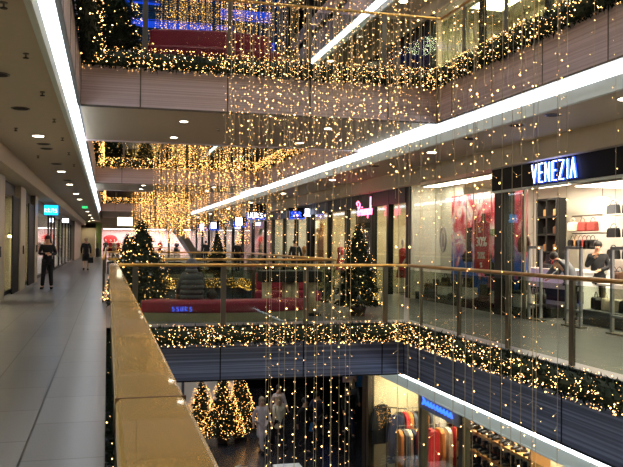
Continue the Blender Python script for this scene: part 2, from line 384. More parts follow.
garland('fir garland on the left walkway edge in front of the brass rail', (.1, 15, gz(0)), (.1, 2, gz(0)), .06, 260, 7, .008)

def make_tree(h, w, nb, br, seed, bulb='bulb', baubles=0, n=4200):
    R.seed(seed)
    t = bpy.data.objects.new('christmas_tree', None); COL.objects.link(t)
    mb = MB()
    for i in range(n):
        f = 1-math.sqrt(R.uniform(0, 1)); z = .25+f*(h-.28)
        tier = .82+.18*math.cos(f*h*16); rr = w/2*(1-f)**.9*tier+.02
        a = R.uniform(0, 2*PI); rad = rr*R.uniform(.45, 1); o = Vector((math.cos(a), math.sin(a), 0))
        sprig(mb, o*rad+Vector((0,0,z)), (o+Vector((0,0,-.35))+rdir()*.6).normalized(), R.uniform(.06, .13), .016)
    mb.lathe([(w*.33, .3), (w*.2, h*.5), (.01, h-.08)], n=10)
    mb.build('foliage', 'fir', t)
    mb = MB()
    for i in range(nb):
        f = 1-R.uniform(0, 1)**.62; z = .28+f*(h-.3); rr = w/2*(1-f)**.9+R.uniform(.07, .15); a = R.uniform(0, 2*PI)
        mb.octa((math.cos(a)*rr, math.sin(a)*rr, z), br*R.choice(BZ))
    mb.build('fairy_lights', bulb, t, kind='stuff')
    for i in range(baubles):
        f = .9*(1-math.sqrt(R.uniform(0, 1)))+.03; z = .3+f*(h-.3); rr = w/2*(1-f)**.9+.01; a = 2*PI*i*.618
        MB().ell((math.cos(a)*rr, math.sin(a)*rr, z), .04, .04, .04, 10, 6).build('bauble', 'bauble', t, smooth=True)
    MB().tube([(0,0,.1), (0,0,.4)], .05, 8).build('trunk', 'trunk_bark', t)
    MB().lathe([(.16, 0), (.2, .2), (.18, .2), (.17, .18)], n=14).build('pot', 'plaster_pot', t)
    return t
def place_tree(t, loc, label, s=1, rz=0, first=False, group=None):
    if first: t.location = loc; t.scale = (s, s, s); tag(t, label, 'christmas tree', group); return t
    return copy_tree(t, loc, rz, label, group, s=s)
T1 = make_tree(2.15, 1.5, 420, .011, 3, baubles=14)
place_tree(T1, (.73, 17.4, 0), 'tallest lit christmas tree behind the gold railing at left', first=True)
tag(T1, 'tallest lit christmas tree behind the gold railing at left', 'christmas tree')
T2 = make_tree(2.05, 1.05, 300, .011, 5, baubles=12)
place_tree(T2, (5.45, 16.6, 0), 'slim lit christmas tree under the pink neon sign', first=True)
place_tree(T2, (.46, 18.9, 0), 'shorter lit christmas tree just left of the tallest one', .9, 1)
place_tree(T1, (-.02, 15.75, 5.2), 'lit christmas tree at the left end of the nearest overhead bridge', 1.0, 2)
place_tree(T2, (.2, 35.6, 5.2), 'lit christmas tree at the left end of the second overhead bridge', 1.1, 2)
place_tree(T2, (1.6, 35.6, 5.2), 'dark christmas tree, left one of a pair on the second overhead bridge', .75, 2)
place_tree(T2, (2.5, 35.6, 5.2), 'dark christmas tree, right one of a pair on the second overhead bridge', .78, 1)
T3 = make_tree(2.2, 1.3, 620, .016, 9, 'bulb_far', n=3200)
place_tree(T3, (3.2, 26.9, -5.2), 'leftmost lit christmas tree on the ground floor', .95, 0, first=True)
tag(T3, 'leftmost lit christmas tree on the ground floor', 'christmas tree')
place_tree(T3, (3.88, 26.4, -5.2), 'middle lit christmas tree of the ground floor trio', 1.05, 1)
place_tree(T3, (4.55, 27.0, -5.2), 'rightmost lit christmas tree of the ground floor trio', 1.0, 2)
place_tree(T2, (4.9, 35.6, 0), 'distant lit christmas tree on the second bridge at right', 1.05, 1)
place_tree(T2, (1.3, 35.6, 0), 'distant lit christmas tree on the second bridge at left', 1.0, 1)
place_tree(T2, (3.3, 66.8, 0), 'farthest lit christmas tree on the third bridge', 1.1, 1)
R.seed(11)

# ------------------------------------------------------------------ light string curtains
def string_mesh(ln, step, br, bulb, seed, wr=.0022):
    rr = random.Random(seed); w = MB(); b = MB(); n = int(ln/step)
    w.tube([(rr.uniform(-.006, .006), rr.uniform(-.006, .006), -ln*i/12) for i in range(13)], wr, 4, False)
    for i in range(n):
        z = -ln+(i+.5)*step+rr.uniform(-.3, .3)*step; a = rr.uniform(0, 6.28); o = rr.uniform(.012, .04)
        b.octa((math.cos(a)*o, math.sin(a)*o, z), br*rr.choice(BZ))
        w.tube([(0, 0, z+.02), (math.cos(a)*o, math.sin(a)*o, z)], wr*.8, 3, False)
    ow = w.build('light_string', 'wire'); ob = b.build('fairy_lights', bulb, ow, kind='stuff')
    return ow
ZTOP = 13.55
def curtain(pts, zb, step, br, bulb, label, group, wr=.0022, nv=5):
    protos = []
    for i in range(nv):
        o = string_mesh(ZTOP-zb[0]-(zb[1]-zb[0])*i/max(1, nv-1), step, br, bulb, 100+i, wr); protos.append(o)
    for i, (x, y) in enumerate(pts):
        if i < nv: o = protos[i]; o.location = (x, y, ZTOP); tag(o, label, 'light string', group)
        else: copy_tree(protos[R.randrange(nv)], (x, y, ZTOP), R.uniform(0, 6), label, group)
def grid(x0, x1, nx, y0, y1, ny, j=.3):
    dx = (x1-x0)/max(1, nx-1); dy = (y1-y0)/max(1, ny-1)
    return [(x0+dx*i+(R.uniform(-j, j)*dx if 0 < i < nx-1 else 0), y0+dy*k+R.uniform(-j, j)*dy) for k in range(ny) for i in range(nx)]
curtain(grid(1.95, 5.2, 26, 12.4, 13.4, 3), (2.6, 3.5), .14, .010, 'bulb', 'fine warm light string in the dense curtain in front of the first overhead bridge', 'dense curtain before the first bridge', nv=6)
curtain(grid(2.9, 5.5, 7, 6.2, 11.4, 6, .42), (1.7, 3.6), .17, .009, 'bulb', 'warm light string ending above the railing at right of the void', 'short strings over the right of the void', nv=6)
curtain(grid(1.96, 3.0, 8, 9.35, 9.75, 2, .4), (-2.0, -1.5), .16, .009, 'bulb', 'long warm light string in the cluster hanging down to the ground floor left of centre', 'long strings left of centre', nv=3)
curtain(grid(1.96, 3.08, 7, 4.8, 5.1, 2, .45), (-1.0, -.6), .15, .0065, 'bulb', 'long warm light string in the nearest cluster in front of the right floor edge', 'long strings of the nearest cluster', wr=.002, nv=3)
curtain(grid(1.85, 5.4, 15, 23, 32.8, 6), (1.5, 2.6), .085, .0175, 'bulb_far', 'fine warm light string in the glowing curtain between the first and second bridges', 'curtain beyond the first bridge', wr=.003)
curtain(grid(1.85, 5.3, 12, 43, 62, 5), (1.8, 2.8), .13, .036, 'bulb_far', 'tiny warm light string in the farthest glowing curtain', 'farthest curtain', wr=.004)

# ================================================================== writing helpers
def strokes(mb, paths, o, ux, h, r, n=5):
    # paths in letter units (u, w in 0..1), placed at o along the unit vector ux
    for P in paths: mb.tube([Vector(o)+Vector(ux)*(u*h)+Vector((0, 0, w*h)) for u, w in P], r, n)
GL = {'V': [[(0,1),(.22,0),(.44,1)]], 'E': [[(.42,1),(.06,1),(.06,0),(.42,0)], [(.06,.52),(.36,.52)]],
      'N': [[(.04,0),(.04,1),(.42,0),(.42,1)]], 'Z': [[(.02,1),(.44,1),(.02,0),(.44,0)]], 'I': [[(.12,0),(.12,1)]], 'A': [[(0,0),(.2,1),(.42,0)]]}
def word(mb, w, o, ux, h, r, pt=.54):
    x = 0
    for c in w:
        strokes(mb, [[(u+x, v) for u, v in P] for P in GL[c]], o, ux, h, r); x += pt*.62 if c == 'I' else pt
def glyphs(mb, o, ux, h, n, r, seed, pitch=.62):
    # small upright letter-like marks standing in for lettering too blurred to read
    rr = random.Random(seed)
    for i in range(n):
        x = i*pitch; P = [[(x, 0), (x, .75)]]
        k = rr.randrange(4)
        if k == 0: P += [[(x, .7), (x+.35, .7), (x+.35, 0)]]
        elif k == 1: P += [[(x, 0), (x+.35, 0), (x+.35, .75)]]
        elif k == 2: P += [[(x, .75), (x+.35, .5), (x, .35), (x+.38, 0)]]
        else: P = [[(x+.35, .65), (x+.05, .65), (x+.05, .35), (x+.35, .35), (x+.35, 0), (x, 0)]]
        strokes(mb, P, o, ux, h, r, 4)
def text_mesh(s, size, m, parent, loc, rot, depth=.01, shear=0, name='lettering'):
    c = bpy.data.curves.new('t', 'FONT'); c.body = s; c.size = size; c.extrude = depth; c.shear = shear; c.align_x = 'CENTER'; c.align_y = 'CENTER'
    o = bpy.data.objects.new('t', c); COL.objects.link(o); bpy.context.view_layer.update()
    me = bpy.data.meshes.new_from_object(o.evaluated_get(bpy.context.evaluated_depsgraph_get())); bpy.data.objects.remove(o)
    me.materials.clear(); me.materials.append(M[m])
    ob = bpy.data.objects.new(name, me); COL.objects.link(ob); ob.parent = parent; ob.location = loc; ob.rotation_euler = rot
    return ob
WN = [0]; DN = [0]
def window(mb, m='shop_glass'):
    WN[0] += 1; return struct('window_%d' % WN[0], mb, m)

# ================================================================== LEFT shopfronts (x = -2.72)
struct('wall_left', box(-7.2, Y0, 0, -7.0, YE, 3.4), 'beige_paint')
# pilasters in tiled stone, dark portal frames between them
for a, b in ((-3, -1), (5.5, 7), (12.5, 13.6), (20.2, 22.6), (26.6, 28.2), (31.8, 33), (69, 86)):
    trim(box(-3.3, a, 0, XW0, b, 3.38), 'wall_tile')
for a, b in ((-1, 5.5), (7, 12.5), (13.6, 20.2), (22.6, 26.6), (28.2, 31.8), (33, 69)):
    trim(box(-3.25, a, 2.98, -2.9, b, 3.38), 'black')
trim(box(-2.8, 24.9, 0, -2.76, 26.6, 2.98), 'sign_black'); trim(box(-2.8, 29.8, 0, -2.76, 31.8, 2.98), 'sign_black')
for y in (41.5, 43.5, 46, 50.5, 54, 58, 62.5, 66):
    d = 1.1 if y in (23.4,) else (.8 if y < 30 else .35)
    trim(box(-3.1 if d > .5 else -2.97, y, 0, -2.76 if d > .5 else -2.88, y+(d if d > .5 else .12), 2.98), 'black')
trim(box(-2.95, -1, 0, -2.9, 69, .12), 'dark_steel')
for a, b in ((-1, 5.5), (7, 12.5), (13.6, 20.2), (22.65, 26.5), (28.25, 31.7), (33.05, 41.5), (41.7, 50.5), (50.7, 58), (58.2, 69)):
    window(box(-2.94, a, .12, -2.92, b, 2.98))
# shop interiors: partitions, back panels, lamps
for y in (-1.2, 6.2, 13, 21, 27.4, 32.4, 42, 50.4, 58.2, 69):
    trim(box(-7, y-.06, 0, -3.2, y+.06, 3.38), 'white_paint' if y > 30 else 'beige_paint')
for (a, b, m, s) in ((-1, 6, 'w', 1), (7, 12.8, 'w', 1), (13.2, 20.8, 'w', 1), (21.4, 26, 'w', 1), (26.6, 30.8, 'w', 1), (31.2, 41.8, 'c', 1), (42.4, 50.2, 'c', 1), (50.8, 58, 'c', 1), (58.6, 68.6, 'c', 1)):
    t = thing('shop_ceiling_light', 'lit ceiling panel inside a shop on the left walkway', 'ceiling light', (-4.8, (a+b)/2, 3.36), 0, 'shop ceiling panels on the left')
    h = (b-a)*.32
    box(-.5, -h, -.03, .5, h, -.005).build('diffuser', 'panel_bright' if m == 'w' else 'panel_cool', t)
    box(-.55, -h-.05, -.02, .55, h+.05, 0).build('frame', 'white_paint', t)
def rack(loc, rz, L, cols, label, n=16, h=1.5, z0=.75, grp=None):
    t = thing('clothes_rack', label, 'clothes rack', loc, rz, grp)
    mb = MB(); mb.tube([(-L/2, 0, 0), (-L/2, 0, h), (L/2, 0, h), (L/2, 0, 0)], .015, 6); mb.tube([(-L/2, -.25, .01), (-L/2, .25, .01)], .015, 6); mb.tube([(L/2, -.25, .01), (L/2, .25, .01)], .015, 6)
    mb.build('frame', 'steel', t)
    return t
def garment(loc, rz, m, label, L=.85, w=.4, grp=None, hanger=True):
    # a hanging jacket: shoulders, sleeves, hem
    t = thing('hanging_garment', label, 'clothing', loc, rz, grp)
    mb = MB(); mb.prism([(-w*.5, -.1), (-w*.2, 0), (w*.2, 0), (w*.5, -.1), (w*.52, -L), (-w*.52, -L)], 'y', -.05, .05)
    mb.prism([(-w*.5, -.1), (-w*.42, -.05), (-w*.5, -.65), (-w*.66, -.63)], 'y', -.04, .04)
    mb.prism([(w*.5, -.1), (w*.42, -.05), (w*.5, -.65), (w*.66, -.63)], 'y', -.04, .04)
    mb.build('cloth', m, t, bevel=.02)
    MB().tube([(-w*.3, 0, -.02), (0, 0, .05), (w*.3, 0, -.02)], .006, 4).tube([(0, 0, .05), (.02, 0, .1), (0, 0, .13)], .005, 4).build('hanger', 'steel', t)
    return t
cols = ['red_cloth', 'navy', 'ivory', 'coat_black', 'tan', 'orange_cloth', 'blue_cloth', 'white_paint', 'coat_grey']
desc = {'red_cloth': 'red', 'navy': 'dark blue', 'ivory': 'cream', 'coat_black': 'black', 'tan': 'tan', 'orange_cloth': 'orange', 'blue_cloth': 'light blue', 'white_paint': 'white', 'coat_grey': 'grey'}
for (y, nm) in ((22.4, 'shop with the bright starry lamp'), (33.2, 'shop beside the blue sign'), (39, 'shop beyond the blue sign'), (46, 'shop with red goods'), (54, 'far left shop')):
    L = 2.2; rack((-4.0, y, 0), PI/2, L, cols, 'steel clothes rack inside the left hand %s' % nm)
    for k in range(9):
        c = R.choice(cols if y < 40 else ['red_cloth', 'red_cloth', 'white_paint', 'ivory', 'navy'])
        garment((-4.0, y-L/2+.15+k*.23, 1.42), 0, c, '%s garment on the rack inside the left hand %s' % (desc[c], nm), grp='garments in the %s, %s' % (nm, desc[c]))
lp = thing('shop_spotlight', 'bright starry lamp behind the glass of the nearest left shop', 'lamp', (-3.0, 26.2, 1.76))
MB().ell((0, 0, 0), .05, .05, .05).build('bulb', 'flare', lp, smooth=True)
MB().tube([(0, 0, .05), (0, 0, 1.2)], .01, 6).build('hanging_rod', 'steel', lp)
MB().lathe([(.02, .12), (.07, .03), (.072, .03), (.03, .13)], n=12).build('shade', 'black', lp)
# columns, posters inside
trim(box(-3.9, 36.4, 0, -3.5, 38.2, 3.38), 'white_paint')
for y, m in ((44, 'red_cloth'), (45.6, 'white_paint'), (48.2, 'red_cloth'), (55, 'red_cloth'), (61, 'pink_paint'), (64.5, 'red_cloth')):
    t = tag(box(-3.3, y, .9, -3.26, y+1.1, 2.3).build('window_poster', m, at=(-3.3, y, .9)), '%s poster standing in a far left shop window' % desc.get(m, 'pink'), 'poster', 'window posters far left, '+m)
# intercom boxes on the pilasters
for y in (21.6, 27.4, 32.4):
    t = thing('wall_call_box', 'small black call box on the %s tiled pilaster of the left wall' % {21.6: 'nearest', 27.4: 'second', 32.4: 'third'}[y], 'intercom', (XW0, y, 1.32))
    box(0, -.08, -.14, .04, .08, .14).build('body', 'black', t, bevel=.008); box(.04, -.05, .02, .046, .05, .1).build('display', 'grey_panel', t)
# blue projecting sign
t = thing('shop_sign', 'bright blue illuminated sign projecting from the left shopfronts', 'sign', (-2.72, 36.0, 2.97))
box(0, -.1, -.22, .62, .1, .25).build('housing', 'black', t, bevel=.01)
box(.01, -.112, -.2, .6, -.1, .23).build('face', 'sign_cyan', t)
mb = MB(); glyphs(mb, (.05, -.118, -.08), (1, 0, 0), .22, 4, .008, 5); mb.build('lettering', 'sign_white', t)
t = thing('shop_sign', 'small white and blue lit sign beyond the blue one on the left', 'sign', (-2.72, 50.0, 2.9))
box(0, -.05, -.15, .4, .05, .15).build('housing', 'black', t); box(.02, -.058, -.12, .38, -.05, .12).build('face', 'sign_white', t)
# exit sign
t = thing('exit_sign', 'green emergency exit sign hanging from the left gallery ceiling', 'sign', (-1.3, 47, 3.8)); t.scale = (.5, .5, .5)
MB().tube([(-.2, 0, 0), (-.2, 0, -.25)], .008, 5).tube([(.2, 0, 0), (.2, 0, -.25)], .008, 5).build('hanger_rod', 'steel', t)
box(-.32, -.04, -.5, .32, .04, -.25).build('panel', 'exit_green', t, bevel=.01)
mb = MB(); mb.prism([(-.05, -.35), (.12, -.35), (.12, -.31), (.22, -.375), (.12, -.44), (.12, -.4), (-.05, -.4)], 'y', -.046, -.042)
mb.ell((-.16, -.045, -.31), .025, .004, .025, 8, 6); mb.prism([(-.19, -.34), (-.13, -.34), (-.1, -.45), (-.14, -.45), (-.16, -.4), (-.2, -.45), (-.24, -.45)], 'y', -.046, -.042)
mb.build('pictogram', 'white_paint', t)
# white lit sign by the trees
t = thing('light_box_sign', 'white lit rectangular sign above the distant end of the walkway', 'sign', (1.3, 62, 3.2))
box(-.6, -.08, -.35, .6, .08, .36).build('housing', 'steel', t, bevel=.02); box(-.57, -.092, -.32, .57, -.08, .33).build('face', 'lightbox', t)
MB().tube([(-.4, 0, .35), (-.4, 0, .65)], .015, 5).tube([(.4, 0, .35), (.4, 0, .65)], .015, 5).build('hanger_rod', 'steel', t)

# ================================================================== END of the hall
struct('wall_end', box(-8, YE+4, -5.4, 16, YE+4.2, 13.8), 'pink_paint')
trim(box(-2.72, YE, 0, -1.25, YE+.3, 3.6), 'beige_paint'); trim(box(-1.2, YE-.3, 0, -.6, YE+.2, 3.6), 'green_paint')
trim(box(-8, YE, 3.1, 16, YE+.2, 5.2), 'slab_paint')
for i, (x0, x1) in enumerate(((-.6, 3), (3.2, 6.4), (6.6, 10))):
    t = thing('shop_ceiling_light', 'bright panel over the far end shopfront', 'ceiling light', ((x0+x1)/2, YE+1.8, 3.06), 0, 'end wall shop lights')
    h = (x1-x0)/2-.2; box(-h, -1.4, -.03, h, 1.4, 0).build('diffuser', 'panel_cool', t); box(-h-.05, -1.45, -.02, h+.05, 1.45, .02).build('frame', 'white_paint', t)
    window(box(x0, YE+.02, .1, x1, YE+.04, 3.05)); trim(box(x1, YE-.05, 0, x1+.2, YE+.15, 3.1), 'steel')
def mannequin(loc, rz, m, label, grp=None, s=1):
    t = thing('mannequin', label, 'mannequin', loc, rz, grp)
    mb = MB(); mb.lathe([(.05, .88), (.16, .95), (.13, 1.15), (.17, 1.35), (.15, 1.45), (.05, 1.5), (.045, 1.56), (.08, 1.62), (.085, 1.72), (.03, 1.8)], n=12, sy=.7)
    for q in (-1, 1):
        mb.tube([(.08*q, 0, .9), (.09*q, 0, .5), (.09*q, .01, .06), (.09*q, -.12, .03)], [.08, .055, .035, .03], 8)
        mb.tube([(.16*q, 0, 1.42), (.23*q, .02, 1.15), (.2*q, -.1, .92)], [.045, .036, .025], 8)
    mb.build('body', 'mannequin', t, smooth=True)
    mb = MB(); mb.lathe([(.3, .5), (.19, .95), (.15, 1.12), (.19, 1.35), (.17, 1.44), (.07, 1.49)], n=14, sy=.75)
    for q in (-1, 1): mb.tube([(.15*q, 0, 1.42), (.24*q, .02, 1.14)], [.07, .055], 8)
    mb.build('dress', m, t, smooth=True)
    MB().lathe([(.22, 0), (.22, .02)], n=16).build('base_plate', 'steel', t)
    return t
for x, m, lb in ((-.2, 'coat_black', 'far end mannequin in black at the left of the pink shop'), (.32, 'red_cloth', 'far end mannequin in red, left one of the red pair'), (.7, 'ivory', 'far end mannequin in cream between the red ones'), (1.2, 'red_cloth', 'far end mannequin in red, right one of the red pair'), (3.8, 'blue_cloth', 'far end mannequin in light blue'), (4.6, 'white_paint', 'far end mannequin in white'), (5.6, 'red_cloth', 'far end mannequin in red at right of the tree'), (7.4, 'navy', 'far end mannequin in dark blue')):
    mannequin((x, YE+.7, .1), 0, m, lb)
t = thing('round_poster', 'red rounded shape on the back wall of the pink far end shop', 'poster', (.3, YE+1.9, 1.9))
MB().ell((0, 0, 0), .75, .06, .5, 16, 10).build('panel', 'red_cloth', t, smooth=True); MB().tube([(0, 0, .4), (0, 0, 1.2)], .01, 4).build('hanging_cord', 'steel', t)
t = thing('litter_bin', 'dark slim litter bin beside the green pillar at the walkway end', 'bin', (-1.0, YE-.8, 0))
MB().lathe([(.2, 0), (.22, .1), (.22, .85), (.16, .95)], n=14).build('body', 'black', t); MB().lathe([(.08, .95), (.1, 1.3), (.09, 1.5)], n=10).build('ash_top', 'steel', t)

# ================================================================== people
BASE = {'pel': (0,0,.95), 'sp': (0,0,1.13), 'ch': (0,.0,1.33), 'nk': (0,0,1.49), 'hb': (0,-.015,1.58), 'ht': (0,-.01,1.7)}
for q, n in ((-1, 'r'), (1, 'l')):
    BASE.update({'sh'+n: (.18*q,0,1.42), 'el'+n: (.24*q,.03,1.15), 'wr'+n: (.25*q,-.05,.92), 'hi'+n: (.09*q,0,.9), 'kn'+n: (.1*q,-.02,.5), 'an'+n: (.1*q,.03,.08), 'to'+n: (.12*q,-.14,.03)})
RAD = {'pel': .13, 'sp': .12, 'ch': .145, 'nk': .055, 'hb': .075, 'ht': .08, 'sh': .06, 'el': .042, 'wr': .028, 'hi': .095, 'kn': .06, 'an': .042, 'to': .035}
BONES = [('pel','sp'),('sp','ch'),('ch','nk'),('nk','hb'),('hb','ht')]+[(a+n, b+n) for n in 'rl' for a, b in (('sh','el'),('el','wr'),('hi','kn'),('kn','an'),('an','to'))]+[('ch','shr'),('ch','shl'),('pel','hir'),('pel','hil')]
def skin_obj(name, pts, bones, rad, root, m, parent, sub=1):
    ks = list(pts); ix = {k: i for i, k in enumerate(ks)}
    me = bpy.data.meshes.new(name); me.from_pydata([pts[k] for k in ks], [(ix[a], ix[b]) for a, b in bones], []); me.update()
    me.materials.append(M[m]); o = bpy.data.objects.new(name, me); COL.objects.link(o); o.parent = parent
    md = o.modifiers.new('skin', 'SKIN'); md.use_smooth_shade = True
    if not me.skin_vertices: me.attributes.new  # layer is made by the modifier below when missing
    bm = __import__('bmesh').new(); bm.from_mesh(me); ly = bm.verts.layers.skin.verify(); bm.verts.ensure_lookup_table()
    for i, k in enumerate(ks):
        r = rad[k] if isinstance(rad[k], tuple) else (rad[k], rad[k]); bm.verts[i][ly].radius = r; bm.verts[i][ly].use_root = (k == root)
    bm.to_mesh(me); bm.free()
    s = o.modifiers.new('sub', 'SUBSURF'); s.levels = sub; s.render_levels = sub
    return o
def person(loc, rz, label, coat, legs, hair, pose=None, skirt=None, s=1, grp=None, longhair=False, hood=False, coatlen=0, bag=None, bare=False):
    t = thing('person', label, 'person', loc, rz, grp); t.scale = (s, s, s)
    P = dict(BASE); 
    if pose: P.update(pose)
    rad = {k: RAD[k] if k in RAD else RAD[k[:2]] for k in P}; bones = list(BONES)
    for n, q in (('r', -1), ('l', 1)):
        w = Vector(P['wr'+n]); d = (w-Vector(P['el'+n])).normalized(); side = d.cross(Vector((0, 1, 0)))
        if side.length < .1: side = Vector((1, 0, 0))
        side.normalize(); P['pa'+n] = tuple(w+d*.07); rad['pa'+n] = (.032, .018); bones.append(('wr'+n, 'pa'+n))
        for j, (o, L) in enumerate(((-.027, .062), (-.009, .075), (.009, .07), (.027, .055))):
            a = w+d*.075+side*o; P['f%d%s' % (j, n)] = tuple(a+d*L*.6+Vector((0, -.006, 0))); P['g%d%s' % (j, n)] = tuple(a+d*L+Vector((0, -.024, 0)))
            rad['f%d%s' % (j, n)] = .009; rad['g%d%s' % (j, n)] = .008; bones += [('pa'+n, 'f%d%s' % (j, n)), ('f%d%s' % (j, n), 'g%d%s' % (j, n))]
        P['th'+n] = tuple(w+d*.06-side*.045+Vector((0, -.02, 0))); rad['th'+n] = .01; bones.append(('wr'+n, 'th'+n))
    nk = Vector(P['hb']); hd = Vector(P['ht'])
    P['ns'] = tuple(nk+(hd-nk)*.45+Vector((0, -.1, 0))); rad['ns'] = .014; bones.append(('hb', 'ns'))
    bd = skin_obj('body', P, bones, rad, 'pel', 'skin', t)
    # coat over torso and arms
    kk = ['pel','sp','ch','nk','shr','shl','elr','ell','wrr','wrl']; CP = {k: P[k] for k in kk}
    CP['nk'] = tuple(Vector(P['nk'])*.5+Vector(P['ch'])*.5+Vector((0, 0, .03)))
    cr = {'pel': (.175, .15), 'sp': (.155, .14), 'ch': (.18, .16), 'nk': .085, 'shr': .08, 'shl': .08, 'elr': .06, 'ell': .06, 'wrr': .045, 'wrl': .045}
    cb = [('pel','sp'),('sp','ch'),('ch','nk'),('ch','shr'),('ch','shl'),('shr','elr'),('shl','ell'),('elr','wrr'),('ell','wrl')]
    coatlen = coatlen or .1
    if coatlen:
        p = Vector(P['pel']); CP['hem'] = (p.x, p.y, p.z-coatlen); cr['hem'] = (.2, .17) if P['pel'][2] > .8 else (.16, .1); cb.append(('hem', 'pel'))
    skin_obj('coat', CP, cb, cr, 'pel', coat, t)
    if skirt: MB().lathe([(.2, P['pel'][2]-.42), (.18, P['pel'][2]-.1), (.14, P['pel'][2]+.05)], n=12, sy=.8).build('skirt', skirt, t, smooth=True)
    lk = {k+n: P[k+n] for n in 'rl' for k in ('hi', 'kn', 'an')}; lk['pel'] = P['pel']
    if not bare: skin_obj('trousers', lk, [('pel','hir'),('pel','hil'),('hir','knr'),('hil','knl'),('knr','anr'),('knl','anl')], {'pel': .14, 'hir': .11, 'hil': .11, 'knr': .08, 'knl': .08, 'anr': .065, 'anl': .065}, 'pel', legs, t)
    for n in 'rl':
        a = Vector(P['an'+n]); b = Vector(P['to'+n]); MB().tube([a+(a-b)*.25+Vector((0,0,-.03)), a+Vector((0,0,-.035)), b], [.045, .055, .04], 8).build('shoe', 'black', t, smooth=True)
    c = nk*.35+hd*.65
    if hood: MB().ell(c+Vector((0, .02, .0)), .13, .135, .15, 14, 10).ell(c+Vector((0, .03, -.14)), .15, .13, .1, 14, 8).build('hood', coat, t, smooth=True)
    else:
        mb = MB().ell(c+Vector((0, .025, .03)), .1, .105, .105, 14, 10)
        if longhair: mb.ell(c+Vector((0, .06, -.1)), .1, .06, .17, 12, 8)
        mb.build('hair', hair, t, smooth=True)
    for q in (-1, 1): MB().ell(c+Vector((.032*q, -.085, -.015)), .011, .008, .008, 8, 6).build('eye', 'black', bd, smooth=True)
    MB().ell(c+Vector((0, -.087, -.075)), .022, .008, .006, 8, 6).build('mouth', 'red_leather', bd, smooth=True)
    if bag:
        w = Vector(P['wr'+bag[0]]); MB().tube([w+Vector((-.1,0,-.2)), w+Vector((0,0,-.05)), w+Vector((.1,0,-.2))], .008, 5).add([], []).build('bag_strap', 'black', t)
        box(w.x-.14, w.y-.06, w.z-.5, w.x+.14, w.y+.06, w.z-.2).build('shopping_bag', bag[1], t, bevel=.02)
    return t
WALK = {'knr': (-.1,-.16,.52), 'anr': (-.1,-.22,.1), 'tor': (-.11,-.38,.06), 'knl': (.1,.06,.5), 'anl': (.1,.3,.16), 'tol': (.11,.22,.04), 'elr': (-.24,.12,1.17), 'wrr': (-.25,.1,.92), 'ell': (.24,-.04,1.15), 'wrl': (.24,-.2,.95)}
def flip(p): return {(k[:-1]+('l' if k[-1] == 'r' else 'r')) if k[-1] in 'rl' and len(k) == 3 else k: (-v[0], v[1], v[2]) for k, v in p.items()}
person((-1.95, 27.6, 0), .1, 'person in dark clothes standing on the left walkway, arms folded', 'coat_black', 'trousers_dark', 'hair_dark',
       {'elr': (-.27,-.02,1.16), 'wrr': (-.05,-.2,1.18), 'ell': (.27,-.02,1.16), 'wrl': (.08,-.22,1.14), 'anr': (-.16,.0,.08), 'tor': (-.2,-.16,.03), 'anl': (.13,.04,.08), 'knr': (-.13,-.03,.5)}, s=1.02)
person((-1.15, 44.8, 0), PI, 'person with fair hair, black coat and bag walking away down the walkway', 'coat_black', 'black', 'hair_light', WALK, skirt='coat_black', coatlen=.28, bare=True, s=1.03, bag=('r', 'coat_black'))
# seated person on the bench, seen from behind
SIT = {'pel': (0,0,.5), 'sp': (0,.02,.68), 'ch': (0,0,.87), 'nk': (0,-.03,1.02), 'hb': (0,-.06,1.09), 'ht': (0,-.08,1.2), 'shr': (-.18,0,.95), 'shl': (.18,0,.95), 'elr': (-.25,-.06,.7), 'ell': (.25,-.04,.7), 'wrr': (-.16,-.25,.6), 'wrl': (.25,-.2,.55),
       'hir': (-.09,0,.48), 'hil': (.09,0,.48), 'knr': (-.12,-.42,.5), 'knl': (.12,-.42,.5), 'anr': (-.12,-.42,.1), 'anl': (.12,-.42,.1), 'tor': (-.13,-.57,.04), 'tol': (.13,-.57,.04)}
sp_ = person((1.72, 16.35, -.03), PI+.15, 'person in a grey hooded puffer jacket sitting on the red bench, seen from behind', 'coat_grey', 'trousers_dark', 'hair_dark', SIT, hood=True, s=1.0)
mb = MB()
for z, r in ((.5, .25), (.6, .265), (.7, .262), (.8, .25), (.9, .215)): mb.ell((0, .02, z), r, r*.68, .1, 18, 8)
mb.build('quilted_jacket', 'coat_grey', sp_, smooth=True)
t = thing('handbag', 'black handbag beside the seated person on the red bench', 'bag', (2.12, 16.2, .42))
MB().ell((0, 0, .1), .12, .08, .1, 12, 8).build('body', 'black', t, smooth=True); MB().tube([(-.08,0,.15), (-.05,0,.3), (.05,0,.3), (.08,0,.15)], .01, 6).build('handle', 'black', t)
# clerk and customer in the bag shop
person((10.75, 15.35, 0), -.61, 'dark-haired person in a black top inside the bag shop, hand raised to the chin', 'coat_black', 'trousers_dark', 'hair_dark',
       {'elr': (-.25,-.04,1.16), 'wrr': (-.06,-.17,1.4), 'ell': (.24,-.03,1.16), 'wrl': (.05,-.25,1.1)}, s=.97)
person((9.7, 14.75, 0), 3.67, 'person in grey with a red scarf bending over bags behind the security gate', 'coat_grey', 'trousers_dark', 'hair_dark',
       {'sp': (0,-.06,1.12), 'ch': (0,-.2,1.26), 'nk': (0,-.34,1.34), 'hb': (0,-.42,1.38), 'ht': (0,-.5,1.45), 'shr': (-.18,-.28,1.3), 'shl': (.18,-.28,1.3), 'elr': (-.22,-.42,1.08), 'ell': (.22,-.42,1.08), 'wrr': (-.15,-.6,.95), 'wrl': (.15,-.6,.95)}, s=.95)
t = thing('scarf', 'red scarf round the neck of the bending person in the bag shop', 'scarf', (9.7-.17, 14.75+.29, 1.24))
